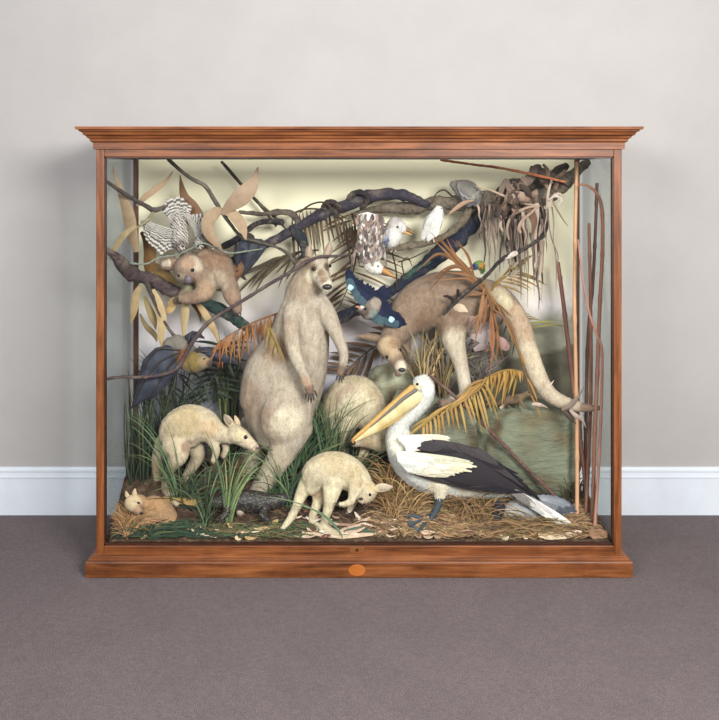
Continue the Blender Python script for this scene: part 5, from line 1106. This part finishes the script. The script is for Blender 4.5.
for i, (x, ya, yb, w, d) in enumerate(HANG):
    mb = MB(); c = r.choice(BKC); x2 = x + r.uniform(-4, 5); rows = []
    for j in range(6):
        t = j / 5; rows.append((x + (x2 - x) * t + r.uniform(-1.3, 1.3), ya - 3 + (yb - ya + 3) * t, d + r.uniform(-.012, .012), w * (1 - .45 * t) * r.uniform(.7, 1.2) * (.5 if j == 5 else 1)))
    px_strip(mb, rows, c, r.uniform(.2, .7), 4, r.uniform(-2.2, 2.2), (r.uniform(-.4, .4), 0))
    tag(build(mb, 'bark_strip', M['shed_bark'], base=P(*rows[0][:3])), 'thin grey brown strip of shed bark hanging straight down from the right hand limb', 'bark strip', 'bark strips hanging from the limb')
CURL = [
 ('crumpled broad grey bark curl standing on the limb left of the bark tangle', [(503, 204, .36, 2), (501, 192, .35, 4), (506, 181, .35, 4.5), (509, 190, .34, 4), (512, 202, .34, 2)], C(140, 120, 108)),
 ('wide bark sheet bent over the top of the limb below the orange stick', [(510, 190, .37, 3), (520, 186, .35, 6), (530, 178, .34, 8), (536, 168, .34, 6), (541, 166, .35, 3)], C(136, 118, 106)),
 ('dark bark sheet hanging in a fold in the upper right bark tangle', [(530, 168, .36, 4), (542, 172, .34, 7), (554, 178, .34, 7), (562, 186, .34, 3)], C(96, 82, 76)),
 ('long pale bark ribbon crossing the limb from the grey bird to the bark tangle', [(476, 186, .35, 1), (490, 190, .34, 1.6), (504, 196, .33, 2), (520, 202, .33, 2), (536, 206, .33, 1.6)], C(196, 172, 148)),
 ('pale ribbon of bark looping down left of the bark tangle', [(540, 206, .33, 1.6), (526, 208, .32, 2), (512, 216, .32, 2.2), (507, 228, .32, 2), (509, 240, .33, 1.2)], C(184, 160, 140)),
 ('pale bark ribbon curving to a thick end in the middle of the hanging bark', [(538, 206, .32, 1.8), (531, 213, .315, 2.4), (523, 220, .31, 2.6), (519, 228, .31, 3.2), (521, 233, .31, 2)], C(186, 160, 140)),
 ('twisted pale bark loop at the right end of the limb', [(552, 178, .33, 1.5), (548, 194, .32, 2.2), (548, 208, .32, 2.2), (553, 196, .31, 2), (560, 194, .31, 2), (563, 200, .31, 1)], C(206, 186, 166)),
 ('white curled bark paring at the right end of the limb', [(548, 200, .30, 1), (556, 196, .29, 2), (562, 200, .29, 2), (558, 206, .29, 1)], C(216, 200, 184)),
 ('bark ribbon trailing down to the right from the limb end towards the tall cane', [(552, 200, .32, 1.2), (556, 208, .31, 1.4), (562, 218, .31, 1.2), (568, 226, .31, .5)], C(150, 130, 112)),
 ('narrow ribbon hanging in a long S below the limb end', [(548, 204, .33, 1.2), (549, 224, .33, 1), (552, 240, .33, 1), (558, 256, .33, .9), (556, 268, .33, .6)], C(140, 120, 106)),
 ('brown bark scrap lying over the limb beside the grey bird', [(500, 196, .35, 2), (497, 206, .34, 3.6), (499, 216, .34, 2.4), (503, 222, .34, .6)], C(112, 92, 80)),
 ('wide brown bark flap hanging in the centre of the bark tangle', [(528, 196, .36, 3), (530, 210, .345, 7), (534, 222, .345, 6), (532, 236, .35, 2)], C(128, 100, 82)),
 ('dark bark flap behind the hanging ribbons', [(512, 206, .42, 5), (514, 222, .42, 8), (512, 240, .42, 6), (516, 262, .42, 2)], C(88, 76, 72)),
 ('pale leaf shaped bark scrap pointing left under the grey bird', [(474, 200, .36, 1), (464, 203, .35, 3.4), (455, 209, .35, 3), (448, 215, .35, .5)], C(190, 156, 130)),
 ('small bark curl above the upper side of the limb end', [(543, 164, .33, 2), (548, 172, .325, 3.5), (546, 184, .325, 3), (550, 192, .33, .6)], C(150, 124, 108)),
]
for l, rows, c in CURL:
    mb = MB(); rows = [(q[0], q[1], q[2], q[3] * .6) for q in rows]; c = tuple(v * .68 for v in c); px_strip(mb, rows, c, r.uniform(.3, .6), 6, r.uniform(-.5, .5), (r.uniform(-.3, .3), r.uniform(-.3, .3)))
    tag(build(mb, 'bark_curl', M['shed_bark'], base=P(*rows[0][:3])), l, 'bark')
rt = random.Random(99)
for i in range(26):
    x, y, d = rt.uniform(494, 562), 0, rt.uniform(.31, .37); y = 206 - (x - 494) * .42 + rt.gauss(0, 9); a = rt.uniform(-.9, .9); L = rt.uniform(8, 20); c = rt.choice([C(112, 92, 80), C(132, 110, 96), C(88, 72, 64), C(150, 128, 112), C(70, 58, 52)])
    mb = MB(); rows = [(x + L * (t - .5) * math.sin(a) + rt.uniform(-2.5, 2.5), y + L * (t - .5) * math.cos(a) + rt.uniform(-2.5, 2.5), d - .02 * math.sin(math.pi * t), 1 + 3 * math.sin(math.pi * t) * rt.uniform(.5, 1)) for t in (0, .25, .5, .75, 1)]
    px_strip(mb, rows, c, rt.uniform(.4, .9), 5, rt.uniform(-2, 2), (rt.uniform(-.6, .6), rt.uniform(-.5, .5)))
    tag(build(mb, 'bark_scrap', M['shed_bark'], base=P(*rows[0][:3])), 'small crumpled brown bark scrap in the tangle on the upper right limb', 'bark', 'crumpled bark scraps on the upper right limb')
# ------------------------------------------------------------------ litter on the ground
def scrap(label, x, y, L, w, ang, c, name='bark_scrap', cat='bark scrap', group=None, curl=.012, bend=.0, lift=.008):
    mb = MB(); p = G(x, y); L /= sc(y); w /= sc(y); pts = []
    for j in range(8):
        t = j / 7 - .5; q = p + Vector((math.cos(ang) * L * t + bend * (t * t) * -math.sin(ang), math.sin(ang) * L * t + bend * t * t * math.cos(ang), 0))
        q.y = min(.6, max(.04, q.y)); q.z = gz(q.x, q.y) + lift + curl * (4 * t * t); pts.append(q)
    ws = [w * k for k in (.3, .8, 1, 1, .95, .9, .7, .15)]
    mb.strip(pts, ws, jit(c, .1), side=Vector((0, -.55, .83)), fold=.35)
    tag(build(mb, name, M['shed_bark'], base=p), label, cat, group)
scrap('long white bark strip on the ground in front of the goanna', 228, .06, 62, 2, .05, C(214, 200, 178))
scrap('second pale bark strip just behind the long white one', 232, .085, 64, 1.8, -.02, C(196, 176, 150))
scrap('long pale curved bark strip along the front below the wallaby', 350, .055, 96, 2.6, .03, C(204, 176, 152), bend=.06)
scrap('pink brown bark strip under the foot of the front wallaby', 352, .09, 40, 3.4, .4, C(196, 168, 148))
scrap('dark reddish bark curl left of the front wallaby foot', 320, .06, 26, 3, -.6, C(104, 70, 60))
scrap('orange brown stick lying between the dry heap and the pelican foot', 392, .12, 34, 1.8, .9, C(160, 104, 66), name='stick', cat='stick')
scrap('tan bark chip standing beside the pelican foot', 447, .09, 26, 2, 1.2, C(184, 144, 104))
scrap('grey brown bark chip leaning in front of the pelican', 440, .06, 22, 2.6, .9, C(150, 122, 98))
scrap('reddish bark stick at the right end of the ground', 548, .07, 40, 2, .1, C(120, 74, 66), name='stick', cat='stick')
scrap('second reddish stick behind it near the cane feet', 545, .11, 34, 1.6, -.15, C(106, 66, 60), name='stick', cat='stick')
scrap('broad pale bark piece in the bottom right corner', 560, .06, 46, 4.5, .15, C(196, 174, 148))
scrap('square brown bark piece at the extreme right corner', 598, .07, 20, 7, .3, C(150, 114, 92))
scrap('green leaf lying flat in front of the front wallaby', 350, .08, 30, 4.5, .2, C(80, 94, 78), name='fallen_leaf', cat='leaf', curl=.002)
scrap('second dark green leaf beside the flat green leaf', 372, .07, 26, 3.6, -.2, C(66, 84, 72), name='fallen_leaf', cat='leaf', curl=.002)
scrap('large green leaf strip right of the goanna head end', 318, .11, 40, 2.4, .1, C(78, 98, 76), name='fallen_leaf', cat='leaf', curl=.004)
scrap('long tan fallen leaf between the curled animal and the goanna', 190, .19, 56, 4.5, -.1, C(170, 132, 82), name='fallen_leaf', cat='leaf', lift=.03)
scrap('tan leaf behind the goanna tail by the front wallaby', 268, .10, 22, 4.5, .5, C(176, 152, 106), name='fallen_leaf', cat='leaf')
r = random.Random(5)
for i in range(48):
    x = r.uniform(285, 446); y = r.uniform(.04, .15)
    scrap('small pale bark chip among the litter at the front centre', x, y, r.uniform(8, 26), r.uniform(.9, 1.9), r.gauss(0, .45), r.choice([C(206, 186, 164), C(188, 160, 140), C(212, 198, 182), C(150, 122, 104)]), group='pale bark chips at the front centre', curl=r.uniform(.001, .007), bend=r.uniform(-.06, .06), lift=.012)
for i in range(14):
    x = r.uniform(490, 605); y = r.uniform(.04, .12)
    scrap('small pale bark chip among the litter at the front right', x, y, r.uniform(8, 22), r.uniform(1.2, 2.6), r.uniform(-1, 1), r.choice([C(196, 176, 152), C(170, 140, 116), C(140, 110, 90)]), group='pale bark chips at the front right', curl=r.uniform(.004, .02), bend=r.uniform(-.05, .05))
for i in range(14):
    x = r.uniform(135, 280); y = r.uniform(.04, .10)
    scrap('small brown leaf scrap on the grass at the front left', x, y, r.uniform(8, 20), r.uniform(1.5, 3.4), r.uniform(-1, 1), r.choice([C(160, 124, 88), C(176, 146, 104), C(196, 178, 146)]), name='leaf_scrap', cat='leaf', group='leaf scraps at the front left', curl=r.uniform(.004, .015))
# pale bark flakes round the tail on the green rock
for l, rows, c in (('white bark flake beside the bend of the long kangaroo tail', [(541, 391, .30, 1), (546, 388, .29, 2.5), (551, 384, .29, 2.6), (554, 380, .29, .6)], C(216, 196, 180)),
                   ('brown bark flake rising behind the long kangaroo tail', [(545, 388, .30, 1), (543, 382, .30, 2), (546, 376, .30, .6)], C(128, 98, 76)),
                   ('pale bark flake on the rock between lizard and tail', [(532, 404, .28, 2), (540, 405, .27, 4), (548, 408, .27, .8)], C(200, 178, 164)),
                   ('grey bark knot wrapped round the cane where the tail ends', [(562, 410, .19, 2), (572, 404, .18, 5), (580, 394, .18, 3), (584, 386, .18, .8)], C(132, 116, 106)),
                   ('pale bark scrap hanging below the end of the long tail', [(570, 410, .18, 2), (576, 416, .175, 4), (582, 420, .175, 3), (586, 428, .175, .6)], C(170, 152, 142)),
                   ('dark bark scrap under the end of the long tail', [(562, 408, .20, 2), (568, 416, .19, 4), (576, 424, .19, 1)], C(84, 68, 62))):
    mb = MB(); rows = [(q[0], q[1], q[2], q[3] * .6) for q in rows]; px_strip(mb, rows, c, .5, 5, .9); tag(build(mb, 'bark_flake', M['shed_bark'], base=P(*rows[0][:3])), l, 'bark')
# ------------------------------------------------------------------ light and camera
def area(name, loc, target, size, sizey, power, col=(1, 1, 1)):
    l = bpy.data.lights.new(name, 'AREA'); l.shape = 'RECTANGLE'; l.size = size; l.size_y = sizey; l.energy = power; l.color = col
    o = bpy.data.objects.new(name, l); COL.objects.link(o); o.location = loc
    o.rotation_euler = (Vector(target) - Vector(loc)).to_track_quat('-Z', 'Y').to_euler(); return o
area('studio_softbox', (1.9, -4.3, 2.95), (0, 0.4, 1.1), 1.8, 1.3, 410, (1, .985, .955))
area('studio_softbox', (-2.1, -4.3, 2.95), (0, 0.4, 1.1), 1.6, 1.3, 175, (.97, .985, 1))
area('ceiling_lamp', (0, -1.2, 3.7), (0, 0.0, 0), 3.0, 1.6, 26, (1, .99, .97))
w = bpy.data.worlds.new('World'); SC.world = w; w.use_nodes = True
w.node_tree.nodes['Background'].inputs[0].default_value = (0.93, 0.96, 1, 1); w.node_tree.nodes['Background'].inputs[1].default_value = 0.25
cd = bpy.data.cameras.new('camera'); cam = bpy.data.objects.new('camera', cd); COL.objects.link(cam)
cam.location = (CX, -D, CZ); cam.rotation_euler = (math.pi / 2, 0, 0)
cd.lens = F / 720 * 36; cd.sensor_width = 36; cd.sensor_fit = 'AUTO'
cd.shift_x = (359.5 - VX) / 720; cd.shift_y = -(360 - VY) / 720; cd.clip_start = 0.05
SC.camera = cam
SC.view_settings.view_transform = 'Standard'; SC.view_settings.look = 'None'; SC.view_settings.exposure = 0.0; SC.view_settings.gamma = 1.0
SC.view_settings.use_curve_mapping = False
SC.cycles.max_bounces = 8; SC.cycles.transparent_max_bounces = 16
for o in EMP:
    if '_b' in o: del o['_b']
